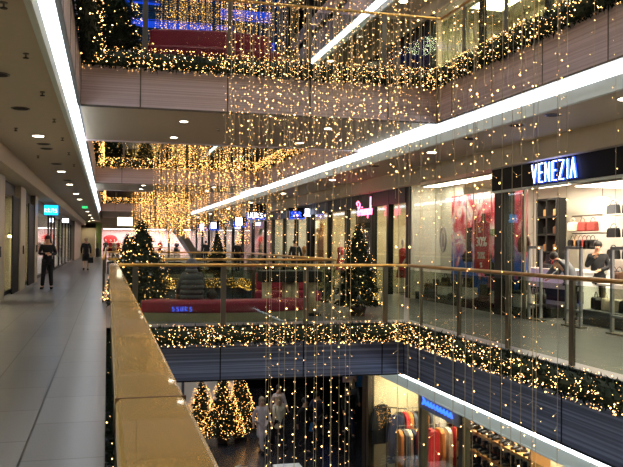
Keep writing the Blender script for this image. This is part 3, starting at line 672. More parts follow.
MB().tube([(.1*math.cos(a), .1*math.sin(a), .02*math.sin(2*a)) for a in [i*PI/8 for i in range(17)]], .045, 8).tube([(.08, -.06, 0), (.14, -.1, -.25)], [.045, .03], 8).build('cloth', 'red_cloth', t, smooth=True)
# people on the ground floor
GP = [((4.95, 25.0), PI*.1, 'coat_pale', 'coat_pale', 'hair_light', WALK, .55, 'person in a long pale coat walking beside the ground floor trees'),
      ((5.55, 25.2), PI*1.1, 'ivory', 'trousers_dark', 'hair_light', flip(WALK), .3, 'person in a cream jacket walking behind the left edge of the long light strings'),
      ((5.95, 27.0), .3, 'coat_pale', 'brown', 'hair_dark', WALK, .2, 'person in pale top and brown trousers on the ground floor'),
      ((7.0, 25.6), PI*.8, 'navy', 'trousers_dark', 'hair_dark', flip(WALK), .1, 'person in dark blue with a bright blue bag on the ground floor'),
      ((6.3, 24.6), PI*.2, 'coat_black', 'trousers_dark', 'hair_dark', WALK, .3, 'person in a black coat on the ground floor between the light strings'),
      ((8.3, 26.2), 0, 'coat_black', 'navy', 'hair_dark', flip(WALK), .2, 'person in black and blue at the right of the ground floor'),
      ((8.9, 27.6), 2.8, 'coat_grey', 'trousers_dark', 'hair_light', WALK, .1, 'fair-haired person in grey at the far right of the ground floor')]
for (xy, rz, c, l, h, ps, cl, lb) in GP:
    person((xy[0], xy[1], -5.2), rz, lb, c, l, h, ps, coatlen=cl, longhair=(h == 'hair_light'), bag=('l', 'blue_cloth') if 'bright blue' in lb else None)
for x, y, lb, c in ((7.6, 62, 'distant person in black on the right gallery', 'coat_black'), (7.2, 44, 'person in black beyond the second bridge railing on the right gallery', 'coat_black'), (8.0, 33.2, 'person in black on the right gallery by the blue sign shop', 'coat_black')):
    person((x, y, 0), PI, lb, c, 'trousers_dark', 'hair_dark', WALK)

# ================================================================== benches on the bridges
def bench(name, pts, z, label, back=False, hh=.42):
    c = pts[len(pts)//2]; t = thing(name, label, 'bench', (c[0], c[1], z))
    P = [(Vector((x-c[0], y-c[1], 0))) for x, y in pts]; out = []; inn = []
    for i, p in enumerate(P):
        d = (P[min(i+1, len(P)-1)]-P[max(i-1, 0)]).normalized(); n = Vector((-d.y, d.x, 0)); out.append(p+n*.3); inn.append(p-n*.3)
    poly = [(v.x, v.y) for v in out]+[(v.x, v.y) for v in inn[::-1]]
    MB().prism([(x*1.0, y*1.0) for x, y in poly], 'z', .17, hh).build('seat', 'red_leather', t, bevel=.05)
    MB().prism([(x*.96, y*.93) for x, y in poly], 'z', .0, .17).build('base', 'sofa_base', t)
    if back:
        b = [(v.x, v.y) for v in out]+[(v.x*.99, v.y) for v in [o+(i_-o)*.25 for o, i_ in zip(out, inn)][::-1]]
        MB().prism(b, 'z', hh, hh+.45).build('backrest', 'red_leather', t, bevel=.05)
    return t
def arc(cx, cy, r, a0, a1, n=14): return [(cx+r*math.cos(math.radians(a0+(a1-a0)*i/n)), cy+r*math.sin(math.radians(a0+(a1-a0)*i/n))) for i in range(n+1)]
B1 = bench('curved_bench', arc(2.35, 19.5, 3.45, 243, 300), 0, 'long curved red leather bench behind the near railing of the bridge')
bench('curved_bench', [(3.6, 19.2), (4.4, 19.0), (5.2, 19.0)], 0, 'red leather bench to the right of the dark stand on the bridge', True)
bench('curved_bench', arc(2.3, 20.6, 4.6, 250, 284), 5.2, 'long curved red bench with low back on the overhead bridge', True, .4)
# dark stand with pale glass columns
t = thing('display_stand', 'dark topped display stand with pale vertical glass columns on the bridge', 'display stand', (3.95, 16.9, 0))
box(-.68, -.3, .75, .68, .3, 1.0).build('top', 'black', t, bevel=.02); box(-.66, -.28, 0, .66, .28, .06).build('base', 'black', t)
for x in (-.52, -.06, .1, .5): MB().lathe([(.11, .06), (.11, .75)], (x, 0, 0), 12).build('glass_column', 'ivory', t, smooth=True)
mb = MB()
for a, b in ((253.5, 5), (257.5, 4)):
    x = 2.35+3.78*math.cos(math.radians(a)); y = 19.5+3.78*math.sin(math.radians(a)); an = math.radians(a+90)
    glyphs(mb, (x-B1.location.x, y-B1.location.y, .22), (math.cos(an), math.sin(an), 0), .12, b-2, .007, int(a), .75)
o = mb.build('reflection_marks', 'blue_line', B1); o['label'] = 'small blue glowing marks imitating a glass reflection on the bench front'  # blue reflection in the glass, imitated by glowing strokes on the bench

# ================================================================== RIGHT shopfronts (x = 8.8)
struct('wall_right', box(13.0, Y0, 0, 13.2, YE, 3.4), 'white_paint')
def panel_light(x, y, z, hx, hy, label, m='panel_lamp', grp=None):
    t = thing('shop_ceiling_light', label, 'ceiling light', (x, y, z), 0, grp)
    box(-hx, -hy, -.03, hx, hy, -.008).build('diffuser', m, t); box(-hx-.04, -hy-.04, -.02, hx+.04, hy+.04, 0).build('frame', 'white_paint', t)
    return t
# --- bag shop, y 9..21.8
trim(box(8.8, 21.7, 0, 13, 21.8, 3.36), 'white_paint'); trim(box(8.8, 3, 0, 13, 3.1, 3.36), 'white_paint')
trim(box(8.78, 16.05, 0, 9.05, 16.5, 2.86), 'black'); trim(box(8.78, 21.75, 0, 8.95, 22.1, 3.36), 'black')
trim(box(8.8, 15.2, 0, 8.86, 15.26, 2.86), 'steel')
window(box(8.84, 16.5, .1, 8.855, 21.75, 3.34)); window(box(8.84, 15.26, .1, 8.855, 16.05, 2.86))
t = thing('shop_fascia_sign', 'black fascia with glowing VENEZIA lettering above the bag shop entrance', 'sign', (8.7, 12, 2.86))
box(-.02, -9, 0, .2, 4.45, .5).build('panel', 'sign_black', t); box(-.06, -9, -.05, .02, 4.45, 0).build('light_edge', 'cove_white', t)
mb = MB(); word(mb, 'VENEZIA', (-.07, 2.6, .06), (0, -1, 0), .38, .013, .66); mb.build('lettering', 'sign_white', t)
mb = MB(); word(mb, 'VENEZIA', (-.045, 2.6, .06), (0, -1, 0), .38, .024, .66); mb.build('halo', 'sign_blue', t)
box(-.05, 1.2, .502, -.02, 4.4, .53).build('blue_edge_light', 'blue_line', t)
panel_light(9.25, 18.9, 3.34, .22, 2.4, 'long lit panel over the bag shop window display'); panel_light(11.2, 13.5, 3.0, .8, 2.2, 'large lit panel in the bag shop ceiling'); panel_light(11.6, 18.5, 3.3, .5, 1.5, 'lit panel at the back left of the bag shop')
panel_light(11.2, 8, 3.0, .8, 2.2, 'lit panel in the part of the bag shop outside the picture')
trim(box(9, 3.1, 3.04, 13, 15.9, 3.36), 'white_paint')
t = panel_light(11.9, 16.8, 2.85, .1, .1, 'small square white light box hanging over the bag shelves', 'lightbox'); MB().tube([(0,0,0),(0,0,.6)], .01, 5).build('hanger_rod', 'steel', t)
t['category'] = 'light box'
box(-.11, -.11, -.22, .11, .11, -.03).build('shade', 'lightbox', t)
for x, y in ((9.4, 14.6), (9.6, 12.6), (9.5, 16.9)): downlight(x, y, 3.04 if y < 15.9 else 3.36, True, 'round downlight just inside the bag shop entrance', 25, .07)
# window display
trim(box(8.9, 15.3, 0, 10.2, 21.6, .22), 'black_gloss')
trim(box(9.75, 20.2, .2, 9.8, 21.7, 3.34), 'white_paint')
for k in range(9): trim(box(10.235, 19.9+k*.2, .25, 10.25, 19.93+k*.2, 3.3), 'ivory') if False else None
m = bpy.data.materials.new('art'); m.use_nodes = True; nt = m.node_tree; b = nt.nodes['Principled BSDF']; b.inputs['Roughness'].default_value = .5
tc = nt.nodes.new('ShaderNodeTexCoord'); mp = nt.nodes.new('ShaderNodeMapping'); mp.inputs['Scale'].default_value = (1, .8, .8)
nz = nt.nodes.new('ShaderNodeTexNoise'); nz.inputs['Scale'].default_value = 1.5; nz.inputs['Detail'].default_value = 6; nz.inputs['Distortion'].default_value = 1.2
rp = nt.nodes.new('ShaderNodeValToRGB'); el = rp.color_ramp.elements
el[0].position = .36; el[0].color = lin('#8e1c3a'); el[1].position = .68; el[1].color = lin('#e06a90')
for p, c in ((.43, '#d63a55'), (.48, '#e87a90'), (.53, '#f4c6cc'), (.58, '#fbf0f0'), (.63, '#c9a0cf')): e = el.new(p); e.color = lin(c)
nt.links.new(tc.outputs['Object'], mp.inputs[0]); nt.links.new(mp.outputs[0], nz.inputs['Vector']); nt.links.new(nz.outputs['Fac'], rp.inputs[0])
sx = nt.nodes.new('ShaderNodeSeparateXYZ'); nt.links.new(tc.outputs['Object'], sx.inputs[0])
gr = nt.nodes.new('ShaderNodeMapRange'); gr.inputs[1].default_value = 1.5; gr.inputs[2].default_value = .9; nt.links.new(sx.outputs[2], gr.inputs[0])
ad = nt.nodes.new('ShaderNodeMath'); ad.operation = 'MULTIPLY'; nz2 = nt.nodes.new('ShaderNodeTexNoise'); nz2.inputs['Scale'].default_value = 2.2
st = nt.nodes.new('ShaderNodeMapRange'); st.inputs[1].default_value = .42; st.inputs[2].default_value = .5
nt.links.new(nz2.outputs['Fac'], st.inputs[0]); nt.links.new(tc.outputs['Object'], nz2.inputs['Vector'])
nt.links.new(gr.outputs[0], ad.inputs[0]); nt.links.new(st.outputs[0], ad.inputs[1])
mx = nt.nodes.new('ShaderNodeMix'); mx.data_type = 'RGBA'; nt.links.new(ad.outputs[0], mx.inputs[0]); nt.links.new(rp.outputs[0], mx.inputs[6]); mx.inputs[7].default_value = lin('#1f62c8')
nt.links.new(mx.outputs[2], b.inputs['Base Color']); M['art'] = m
t = thing('painting_backdrop', 'tall pink, red and blue abstract picture panel in the bag shop window', 'picture', (9.6, 18.4, .25))
box(-.03, -2.0, 0, 0, 2.15, 2.75).build('canvas', 'art', t)
def flatshape(poly, y, z, m, nm, s=1): MB().prism([(u*s+y, w*s+z) for u, w in poly], 'x', -.06, -.03).build(nm, m, t)
BAGP = [(-.35,0),(.35,0),(.4,.3),(.3,.5),(.15,.55),(.1,.8),(-.1,.8),(-.15,.55),(-.3,.5),(-.4,.3)]
BOOT = [(-.3,0),(.25,0),(.3,.15),(.05,.3),(.1,.9),(-.25,.95),(-.2,.4)]
flatshape(BAGP, .15, 1.55, 'brown', 'printed_bag', .8); flatshape(BOOT, 1.1, .9, 'coat_black', 'printed_boot', 1.0); flatshape(BAGP, -1.9, 1.2, 'brown', 'printed_bag', .7)
flatshape([(-.5,0),(.5,.05),(.55,.2),(-.45,.22)], -.05, 1.6, 'green_paint', 'printed_strap', .8); flatshape(BAGP, -.2, .55, 'coat_black', 'printed_bag', .7)
t = thing('sale_sign', 'tall red sale sign reading 30% standing in the bag shop window', 'sign', (9.1, 17.75, .22))
box(-.015, -.38, .75, .015, .38, 1.95).build('panel', 'red_cloth', t); box(-.15, -.25, 0, .15, .25, .03).build('foot', 'steel', t); MB().tube([(0, 0, 0), (0, 0, .6)], .015, 6).build('pole', 'steel', t)
rot = (PI/2, 0, -PI/2)
text_mesh('%', .2, 'white_paint', t, (-.02, .1, 1.76), rot); text_mesh('30%', .34, 'white_paint', t, (-.02, 0, 1.46), rot); text_mesh('20%', .24, 'white_paint', t, (-.02, 0, 1.12), rot); text_mesh('%', .18, 'white_paint', t, (-.02, 0, .88), rot)
t = thing('window_emblem', 'grey oval emblem with a bell-like figure on the bag shop window', 'emblem', (8.835, 19.5, 1.75))
mb = MB(); mb.tube([(0, .2*math.cos(a), .33*math.sin(a)) for a in [i*PI/12 for i in range(25)]], .014, 5); mb.tube([(0, .16*math.cos(a), .28*math.sin(a)) for a in [i*PI/12 for i in range(25)]], .006, 4)
mb.prism([(-.09,-.2),(.09,-.2),(.06,-.08),(.05,.08),(.02,.17),(-.02,.17),(-.05,.08),(-.06,-.08)], 'x', -.004, .004); mb.build('outline', 'grey_panel', t)
def handbag(loc, rz, m, label, w=.34, grp=None, s=1, strap=True):
    t = thing('handbag', label, 'bag', loc, rz, grp); t.scale = (s, s, s)
    bd = MB().prism([(-w/2, 0), (w/2, 0), (w/2*.88, .2), (w/2*.7, .25), (-w/2*.7, .25), (-w/2*.88, .2)], 'y', -.07, .07).build('body', m, t, bevel=.025)
    if strap: MB().tube([(w*.28*math.cos(a), 0, .23+.13*math.sin(a)) for a in [i*PI/8 for i in range(9)]], .009, 5).build('handle', m, t)
    MB().prism([(-w*.34, .12), (w*.34, .12), (w*.3, .25), (-w*.3, .25)], 'y', -.082, -.07).build('flap', m, bd)
    return t
def boots(loc, rz, label, h=.4, grp=None, m='black'):
    t = thing('boot_pair', label, 'boots', loc, rz, grp)
    for q in (-1, 1):
        mb = MB().tube([(.09*q, .0, h), (.09*q, .01, h*.5), (.09*q, 0, .09)], [.065, .055, .05], 10).tube([(.09*q, .03, .05), (.09*q, -.08, .05), (.09*q, -.19, .03)], [.05, .045, .025], 8)
        mb.box(.09*q-.03, .01, 0, .09*q+.03, .07, .04); mb.build('boot', m, t, smooth=True)
    return t
k = 0
places = ['at the left end', 'second from the left', 'third from the left', 'in the middle', 'right of the middle', 'below the sale sign', 'beside the black pillar', 'right of the black pillar', 'beside the security gate']
for y, z in ((21.2, .22), (20.6, .22), (20.0, .45), (19.3, .22), (18.6, .5), (17.7, .22), (16.9, .5), (15.8, .5)):
    if z > .3: tag(box(-.18, -.18, -z+.22, .18, .18, 0).build('display_cube', 'white_gloss', at=None), 'white display cube in the bag shop window %s' % places[k], 'display cube').location = (9.15, y, z)
    if k % 2 == 0: handbag((9.15, y, z), PI/2, 'black', 'black handbag in the bag shop window display, %s' % places[k], .4)
    else: boots((9.12, y, z), -PI/2, 'black boots in the bag shop window display, %s' % places[k])
    k += 1
for y in (20.9, 20.3, 19.6, 18.2, 17.3, 16.7, 15.6): boots((9.45, y, .22), -PI/2+.3, 'pair of black boots in the back row of the bag shop window', .3, 'boots in the back row of the window')
# security gates
def gate(y, label):
    t = thing('security_gate', label, 'security gate', (8.95, y, 0))
    mb = MB(); 
    for q in (-.24, .24): mb.box(-.03, q-.03, 0, .03, q+.03, 1.6)
    mb.box(-.03, -.27, 1.54, .03, .27, 1.6); mb.box(-.03, -.27, .95, .03, .27, 1.0); mb.box(-.03, -.27, .3, .03, .27, .35)
    mb.build('frame', 'grey_panel', t, bevel=.01); box(-.08, -.32, 0, .08, .32, .03).build('base', 'steel', t)
gate(15.0, 'grey security gate frame at the left side of the bag shop entrance'); gate(13.55, 'grey security gate frame in the middle of the bag shop entrance'); gate(12.1, 'grey security gate frame at the right edge of the picture in the bag shop entrance')
# counter
t = thing('shop_counter', 'white sales counter with black band reading VENEZIA', 'counter', (10.7, 16.6, 0))
box(-.35, -1.3, 0, .35, 1.3, 1.0).build('body', 'white_gloss', t); box(-.4, -1.35, 1.0, .4, 1.35, 1.05).build('worktop', 'white_paint', t)
box(-.37, -1.31, .3, -.35, 1.31, .58).build('name_band', 'black', t)
mb = MB(); word(mb, 'VENEZIA', (-.38, .9, .34), (0, -1, 0), .2, .01); mb.build('lettering', 'white_paint', t)
t = thing('cash_register', 'black cash register screen on the white counter', 'cash register', (10.7, 17.2, 1.05))
box(-.2, -.2, 0, .2, .2, .1).build('drawer', 'black', t); box(-.02, -.18, .12, .02, .18, .34).build('screen', 'black', t); MB().tube([(0, 0, .1), (0, 0, .15)], .02, 6).build('neck', 'black', t)
# tall black framed cabinet
t = thing('display_cabinet', 'tall black framed wall cabinet with small goods at the back of the bag shop', 'cabinet', (12.2, 19.6, .9))
mb = MB(); 
for y in (-.5, .0, .5): mb.box(-.15, y-.03, 0, .15, y+.03, 2.05)
for z in (0, .5, 1.0, 1.5, 2.0): mb.box(-.15, -.5, z, .15, .5, z+.05)
mb.build('frame', 'black', t); box(.14, -.5, 0, .16, .5, 2.05).build('back_panel', 'ivory', t)
for z in (.05, .55, 1.05, 1.55):
    for y in (-.25, .25):
        handbag((12.2, 19.6+y, .9+z), PI/2, R.choice(['tan', 'brown', 'black']), 'small bag on a shelf of the black framed cabinet', .2, 'bags in the black cabinet', .8)
# wall shelves with bags
for j, z in enumerate((.7, 1.25, 1.8, 2.4)):
    nm = ['lowest', 'second lowest', 'second highest', 'highest'][j]
    t = tag(box(-.2, -2.6, 0, .2, 2.9, .03).build('wall_shelf', 'white_paint'), '%s white wall shelf of bags at the back right of the shop' % nm, 'shelf'); t.location = (12.6, 14.6, z)
    for i in range(9):
        handbag((12.55, 12.3+i*.62, z+.03), PI/2, R.choice(['black', 'black', 'coat_black', 'brown', 'coat_grey']), 'dark handbag on the %s back wall shelf' % nm, .44, 'bags on the %s back wall shelf' % nm, 1.0)
for z, n, cs, lb in ((2.42, 3, ['ivory', 'red_pattern', 'red_pattern'], 'upper'), (1.95, 6, ['black', 'tan', 'coat_grey', 'red_pattern', 'black', 'black'], 'lower')):
    t = thing('hanging_rail', '%s steel rail of hanging bags on the back wall of the bag shop' % lb, 'rail', (12.4, 18.0, z)); t.location.y = 18.15
    MB().tube([(.2, -.55, 0), (-.1, -.55, 0), (-.1, .55, 0), (.2, .55, 0)], .02, 6).build('bar', 'steel', t)
    for i in range(n):
        c = cs[i]; handbag((12.25, 18.6-i*.9/(n-1), z-.42), PI/2, c, '%s bag hanging from the %s rail at the back of the bag shop' % (desc.get(c, {'black': 'black', 'red_leather': 'wine red', 'red_pattern': 'red patterned'}.get(c, 'dark')), lb), .36, 'bags hanging on the %s rail, %s' % (lb, c))
t = thing('display_table', 'grey display table heaped with dark bags inside the entrance', 'table', (10.5, 13.2, 0))
box(-.5, -1.1, .78, .5, 1.1, .82).build('tabletop', 'white_paint', t)
for x in (-.42, .42):
    for y in (-1, 1): box(x-.03, y-.03, 0, x+.03, y+.03, .78).build('leg', 'steel', t)
for i in range(12): handbag((10.25+.5*(i % 2), 12.3+i*.16, .82), R.uniform(0, 3), R.choice(['black', 'coat_black', 'brown', 'tan', 'coat_grey']), 'bag heaped on the display table inside the entrance', .34, 'bags on the display table')
t = thing('low_display', 'low dark display bench with bags behind the entrance gates', 'table', (9.8, 13.0, 0)); box(-.3, -1.2, 0, .3, 1.2, .3).build('plinth', 'coat_grey', t)
for i in range(7): handbag((9.8, 12.0+i*.34, .3), PI/2+R.uniform(-.4, .4), R.choice(['black', 'tan', 'coat_black', 'ivory']), 'bag on the low dark display bench', .36, 'bags on the low bench')

# --- shops further along the right gallery
def shop_right(y0, y1, wall, light, lab, mull, pan=None):
    trim(box(8.8, y1-.05, 0, 13, y1+.05, 3.36), wall)
    trim(box(11.6, y0, 0, 11.7, y1, 3.36), wall)
    if light: panel_light(10.3, (y0+y1)/2, 3.34, .5, (y1-y0)*.3, 'lit ceiling panel in the %s' % lab, light)
    trim(box(8.75, y0, 2.9, 8.95, y1, 3.36), 'black')
    for y in mull: trim(box(8.74, y-.09, 0, 8.92, y+.09, 3.36), 'black')
    window(box(8.84, y0+.1, .05, 8.855, y1-.1, 2.9))
shop_right(22.1, 28.3, 'beige_paint', 'panel_lamp', 'shop behind the pink neon sign', (23.6, 25.2, 28.2))
shop_right(28.3, 34.2, 'beige_paint', 'panel_lamp', 'shop left of the pink neon sign', (30.6, 33.4, 34.1))
shop_right(34.2, 42, 'white_paint', 'panel_lamp', 'shop with the two part blue sign', (36.5, 39, 41.9))
shop_right(42, 52, 'pink_paint', 'panel_cool', 'shop behind the black hanging sign', (44, 48, 51.9))
shop_right(52, 66, 'white_paint', 'panel_cool', 'distant right hand shop', (56, 60, 65))
shop_right(66, 85, 'white_paint', 'panel_cool', 'farthest right hand shop', (70, 75, 80))
trim(box(8.9, 25.3, 0, 9.0, 27.4, 3.36), 'black')
t = thing('neon_sign', 'pink handwritten neon sign hanging in front of the black shop panel', 'sign', (8.35, 24.8, 2.72))
text_mesh('Triumph', .46, 'neon_pink', t, (0, 0, 0), (PI/2, 0, -PI/2-.0), .012, .25)
MB().tube([(0, .72, .22), (0, .82, .3), (0, .66, .36), (0, .45, .26), (0, .5, .1)], .022, 6).tube([(0, -.62, .0), (0, -.66, .45)], .022, 6).build('swash', 'neon_pink', t)
MB().tube([(.01, .5, .2), (.01, .5, .64)], .008, 4).tube([(.01, -.5, .2), (.01, -.5, .64)], .008, 4).build('hanger_rod', 'steel', t)
for i, (y, m, lb) in enumerate(((23.1, 'white_paint', 'white'), (24.4, 'red_cloth', 'red'), (29.2, 'tan', 'tan'), (31.6, 'red_cloth', 'bright red'), (35.2, 'ivory', 'cream'), (37.8, 'orange_cloth', 'orange'))):
    mannequin((9.6, y, 0), -PI/2, m, 'mannequin in %s clothing in a right gallery shop window near %s' % (lb, 'the neon sign' if i < 4 else 'the blue sign'))
def stack_table(x, y, ms, label, grp):
    t = thing('display_table', label, 'table', (x, y, 0)); box(-.4, -.8, .8, .4, .8, .84).build('tabletop', 'white_gloss', t)
    for a in (-.34, .34):
        for b in (-.74, .74): box(a-.025, b-.025, 0, a+.025, b+.025, .8).build('leg', 'steel', t)
    for i in range(5):
        for j in range(3):
            m = R.choice(ms); o = box(-.12, -.1, 0, .12, .1, .09).build('folded_garment', m, bevel=.02); o.location = (x-.12, y-.6+i*.3, .84+j*.092); tag(o, 'folded %s garment on %s' % (desc.get(m, 'pale'), label), 'clothing', grp+' '+m)
stack_table(9.7, 30.0, ['white_paint', 'ivory', 'white_paint'], 'the white table left of the neon sign', 'folded garments near the neon sign')
stack_table(9.7, 36.4, ['white_paint', 'ivory', 'red_cloth'], 'the white table under the blue sign', 'folded garments under the blue sign')
stack_table(10.7, 24.2, ['red_cloth', 'white_paint', 'orange_cloth'], 'the white table right of the neon sign', 'folded garments right of the neon sign')
for y, m, lb in ((32.6, 'orange_cloth', 'orange'), (43.0, 'red_cloth', 'red'), (46.5, 'green_paint', 'green'), (54, 'red_cloth', 'bright red'), (57.5, 'blue_cloth', 'blue'), (62, 'ivory', 'cream'), (68, 'red_cloth', 'dark red')):
    tag(box(0, 0, 0, .04, 1.0, 1.9).build('window_banner', m), 'tall %s banner in the window of a distant right gallery shop' % lb, 'banner').location = (9.1, y, .6)
def hang_sign(x0, x1, y, z0, z1, face, n, label, seed, top=3.36):
    t = thing('hanging_sign', label, 'sign', ((x0+x1)/2, y, z0)); h = (x1-x0)/2
    box(-h, -.12, 0, h, .12, z1-z0).build('housing', 'black', t, bevel=.01)
    if n: mb = MB(); glyphs(mb, (-h+.1, -.135, .1), (1, 0, 0), (2*h-.2)/(n*.62), n, .018, seed); mb.build('lettering', face, t)
    else: box(-h+.12, -.14, .12, h*.3, -.12, z1-z0-.1).build('face', face, t)
    mb = MB(); mb.tube([(-h+.03, -.13, .02), (h-.03, -.13, .02)], .012, 4).tube([(-h+.03, -.13, .02), (-h+.03, -.13, .35)], .012, 4).tube([(h-.03, -.13, .02), (h-.03, -.13, .35)], .012, 4); mb.build('edge_light', 'blue_line', t)
    MB().tube([(0, 0, z1-z0-.02), (0, 0, 3.8-z0)], .02, 5).build('hanger_rod', 'steel', t)
hang_sign(7.25, 8.3, 41.5, 2.9, 3.75, 'sign_white', 4, 'black hanging sign box with blue and white letters over the right gallery', 3)
hang_sign(7.9, 8.75, 50, 2.65, 3.35, 'sign_white', 0, 'black hanging sign with a glowing white square, left of the larger sign box', 4)
hang_sign(8.0, 8.75, 34.6, 2.75, 3.25, 'sign_blue', 3, 'blue lit sign with small letters between the sign box and the neon sign', 9)
t = thing('hanging_sign', 'bright white blue lit sign square beside the blue lettered sign', 'sign', (8.7, 33.8, 2.8)); box(-.16, -.1, 0, .2, .1, .4).build('housing', 'black', t); box(-.14, -.115, .03, .18, -.1, .37).build('face', 'sign_white', t)
hang_sign(7.6, 8.4, 60, 2.6, 3.3, 'sign_white', 0, 'small distant blue white sign seen through the light curtain', 4)
hang_sign(7.9, 8.6, 70, 2.7, 3.4, 'sign_white', 0, 'farthest blue white sign on the right gallery', 4)

# ================================================================== UPPER right shopfronts (x = 9.5)
struct('wall_upper_right', box(12.0, Y0, 5.2, 12.2, YE, 9.0), 'beige_paint')
trim(box(9.5, 22, 5.2, 9.6, YE, 8.6), 'black_gloss'); trim(box(9.5, 21.9, 5.2, 13.2, 22, 8.6), 'beige_paint')
for y in (21.8, 18.6, 15.4, 12.2, 9, 5.8): trim(box(9.45, y-.07, 5.2, 9.6, y+.07, 8.6), 'black')
window(box(9.52, 2, 5.25, 9.535, 21.8, 8.58)); trim(box(11.5, 14.8, 5.2, 12.0, 18, 8.58), 'white_paint')
for y in (19.5, 14.5, 9.5, 5): panel_light(10.7, y, 8.57, .5, 1.2, 'lit ceiling panel in the upper right room', 'panel_bright', 'upper room ceiling panels')
for y in (17.2, 12.6): downlight(10.3, y, 8.58, True, 'bright round lamp near the window of the upper right room', 30, .1)
trim(box(9.5, 2, 8.56, 13.2, 22, 8.6), 'white_paint')
# upper left gallery wall
struct('wall_upper_left', box(-3.2, Y0, 5.2, -3.0, YE, 9.0), 'slab_paint')
# rooms at the back of the second void, upper floor
window(box(-.5, 38.5, 5.25, 6.6, 38.52, 8.4))
for x in (-.5, 1.6, 3.7, 5.8): trim(box(x-.05, 38.45, 5.2, x+.05, 38.6, 8.4), 'steel')
t = panel_light(3.0, 37.2, 9.38, 3.0, .25, 'long lit panel under the roof slab above the second overhead bridge', 'cove_lamp')
# blue lit louvres under the roof
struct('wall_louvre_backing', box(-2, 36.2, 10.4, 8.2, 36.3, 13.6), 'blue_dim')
for j in range(7):
    z = 10.7+j*.42
    t = thing('roof_louvre', 'dark horizontal roof louvre in the blue lit bank, %s from the bottom' % ['first', 'second', 'third', 'fourth', 'fifth', 'sixth', 'seventh'][j], 'louvre', (3, 35.6, z))
    MB().prism([(-.25, 0), (.2, .12), (.25, .17), (-.2, .05)], 'x', -4.4, 4.6).build('blade', 'dark_steel', t)
    MB().tube([(-4.3, .4, .28), (4.5, .4, .28)], .012, 5).build('stay_rod', 'steel', t)
for j, (a, b, z, h) in enumerate(((.9, 3.2, 10.5, .22), (.9, 4.6, 11.45, .36), (4.8, 5.6, 11.6, .2), (4.0, 7.6, 10.75, .4), (-.6, 2.2, 12.5, .15), (5.0, 7.4, 12.1, .5))):
    tag(box(a, 36.05, z, b, 36.15, z+h).build('blue_light_panel', 'blue_light', at=(a, 36.1, z)), 'glowing blue panel behind the roof louvres, %s' % ['low at left', 'long middle one', 'above the middle', 'low at right', 'high at left', 'high at right'][j], 'light panel')
# escalator in the far void
t = thing('escalator', 'dark escalator rising diagonally in the farthest void behind the light curtain', 'escalator', (5.2, 64.4, 0), PI)
def esc(p): return [(u*.32, w) for u, w in p]
MB().prism(esc([(-7, 0), (-6, 0), (4, 5.0), (5, 5.1), (5, 4.6), (4.2, 4.5), (-5.6, -.1), (-7, -.1)]), 'y', -.5, .5).build('truss', 'grey_panel', t)
for a in (-.55, .5): MB().prism(esc([(-7, .1), (-6, .1), (4, 5.1), (5, 5.2), (5, 6.0), (4, 5.9), (-6, .95), (-7, .9)]), 'y', a, a+.05).build('side_panel', 'steel', t)

# ================================================================== GROUND FLOOR shop at right (x = 6.3)
for (a, b) in ((18.2, 18.3), (1, 1.1)): trim(box(6.3, a, -5.2, 11, b, -1.42), 'beige_paint')
struct('wall_ground_right', box(10.0, 1, -5.2, 10.1, 18.2, -1.42), 'beige_paint')
for y in (18.25, 14.9, 13.0, 9.5, 6): trim(box(6.26, y-.08, -5.2, 6.42, y+.08, -1.42), 'steel')
window(box(6.33, 13.08, -5.15, 6.345, 14.82, -1.7)); window(box(6.33, 9.6, -5.15, 6.345, 12.92, -1.7)); window(box(6.33, 14.98, -5.15, 6.345, 18.17, -1.42))
t = thing('shop_fascia_sign', 'grey sign panel with small blue glowing script over the ground floor shoe shop', 'sign', (6.22, 13.95, -1.72))
box(0, -.95, -.0, .1, .95, .31).build('panel', 'grey_panel', t)
mb = MB(); rr = random.Random(4)
for i in range(9): mb.tube([(-.02, .62-i*.15, .12), (-.02, .56-i*.15, .2), (-.02, .5-i*.15, .11)], .02, 5)
mb.tube([(-.02, .68, .28), (-.02, .6, .2), (-.02, .68, .1)], .02, 5); mb.build('lettering', 'blue_line', t)
panel_light(7.1, 17.3, -1.43, .4, .4, 'added square fill panel above the two dark jackets', 'panel_bright')  # extra fill panel, added to brighten the beige shop wall
for y in (16.5, 13.5, 10.5, 7): panel_light(8.2, y, -1.43, .7, .5, 'lit ceiling panel in the ground floor shoe shop', 'panel_bright', 'shoe shop ceiling panels')
t = thing('fire_alarm_box', 'small red fire alarm box on the beige ground floor wall', 'alarm', (6.55, 18.2, -3.1)); box(-.07, -.05, -.08, .07, 0, .08).build('case', 'red_cloth', t); box(-.035, -.056, -.04, .035, -.05, .04).build('button_plate', 'white_paint', t)
t = thing('wall_socket', 'small white socket low on the beige ground floor wall', 'socket', (6.5, 18.2, -4.4)); box(-.05, -.02, -.05, .05, 0, .05).build('plate', 'white_paint', t); box(-.02, -.028, -.02, .02, -.02, .02).build('opening', 'grey_panel', t)
garment((6.52, 17.9, -2.3), 0, 'coat_black', 'black leather jacket hanging on the beige wall, left one', .95, .44); garment((6.78, 17.6, -2.5), .2, 'navy', 'dark blue coat hanging in front of the beige wall, right one', 1.15, .42)
t = thing('coat_stand', 'steel stand carrying the two dark jackets on the ground floor', 'coat stand', (6.62, 17.8, -5.2))
MB().tube([(0, 0, 0), (0, 0, 2.9)], .02, 6).tube([(-.3, .2, 2.85), (.4, -.3, 2.85)], .015, 6).build('pole', 'steel', t); MB().lathe([(.25, 0), (.25, .03)], n=14).build('base', 'steel', t)
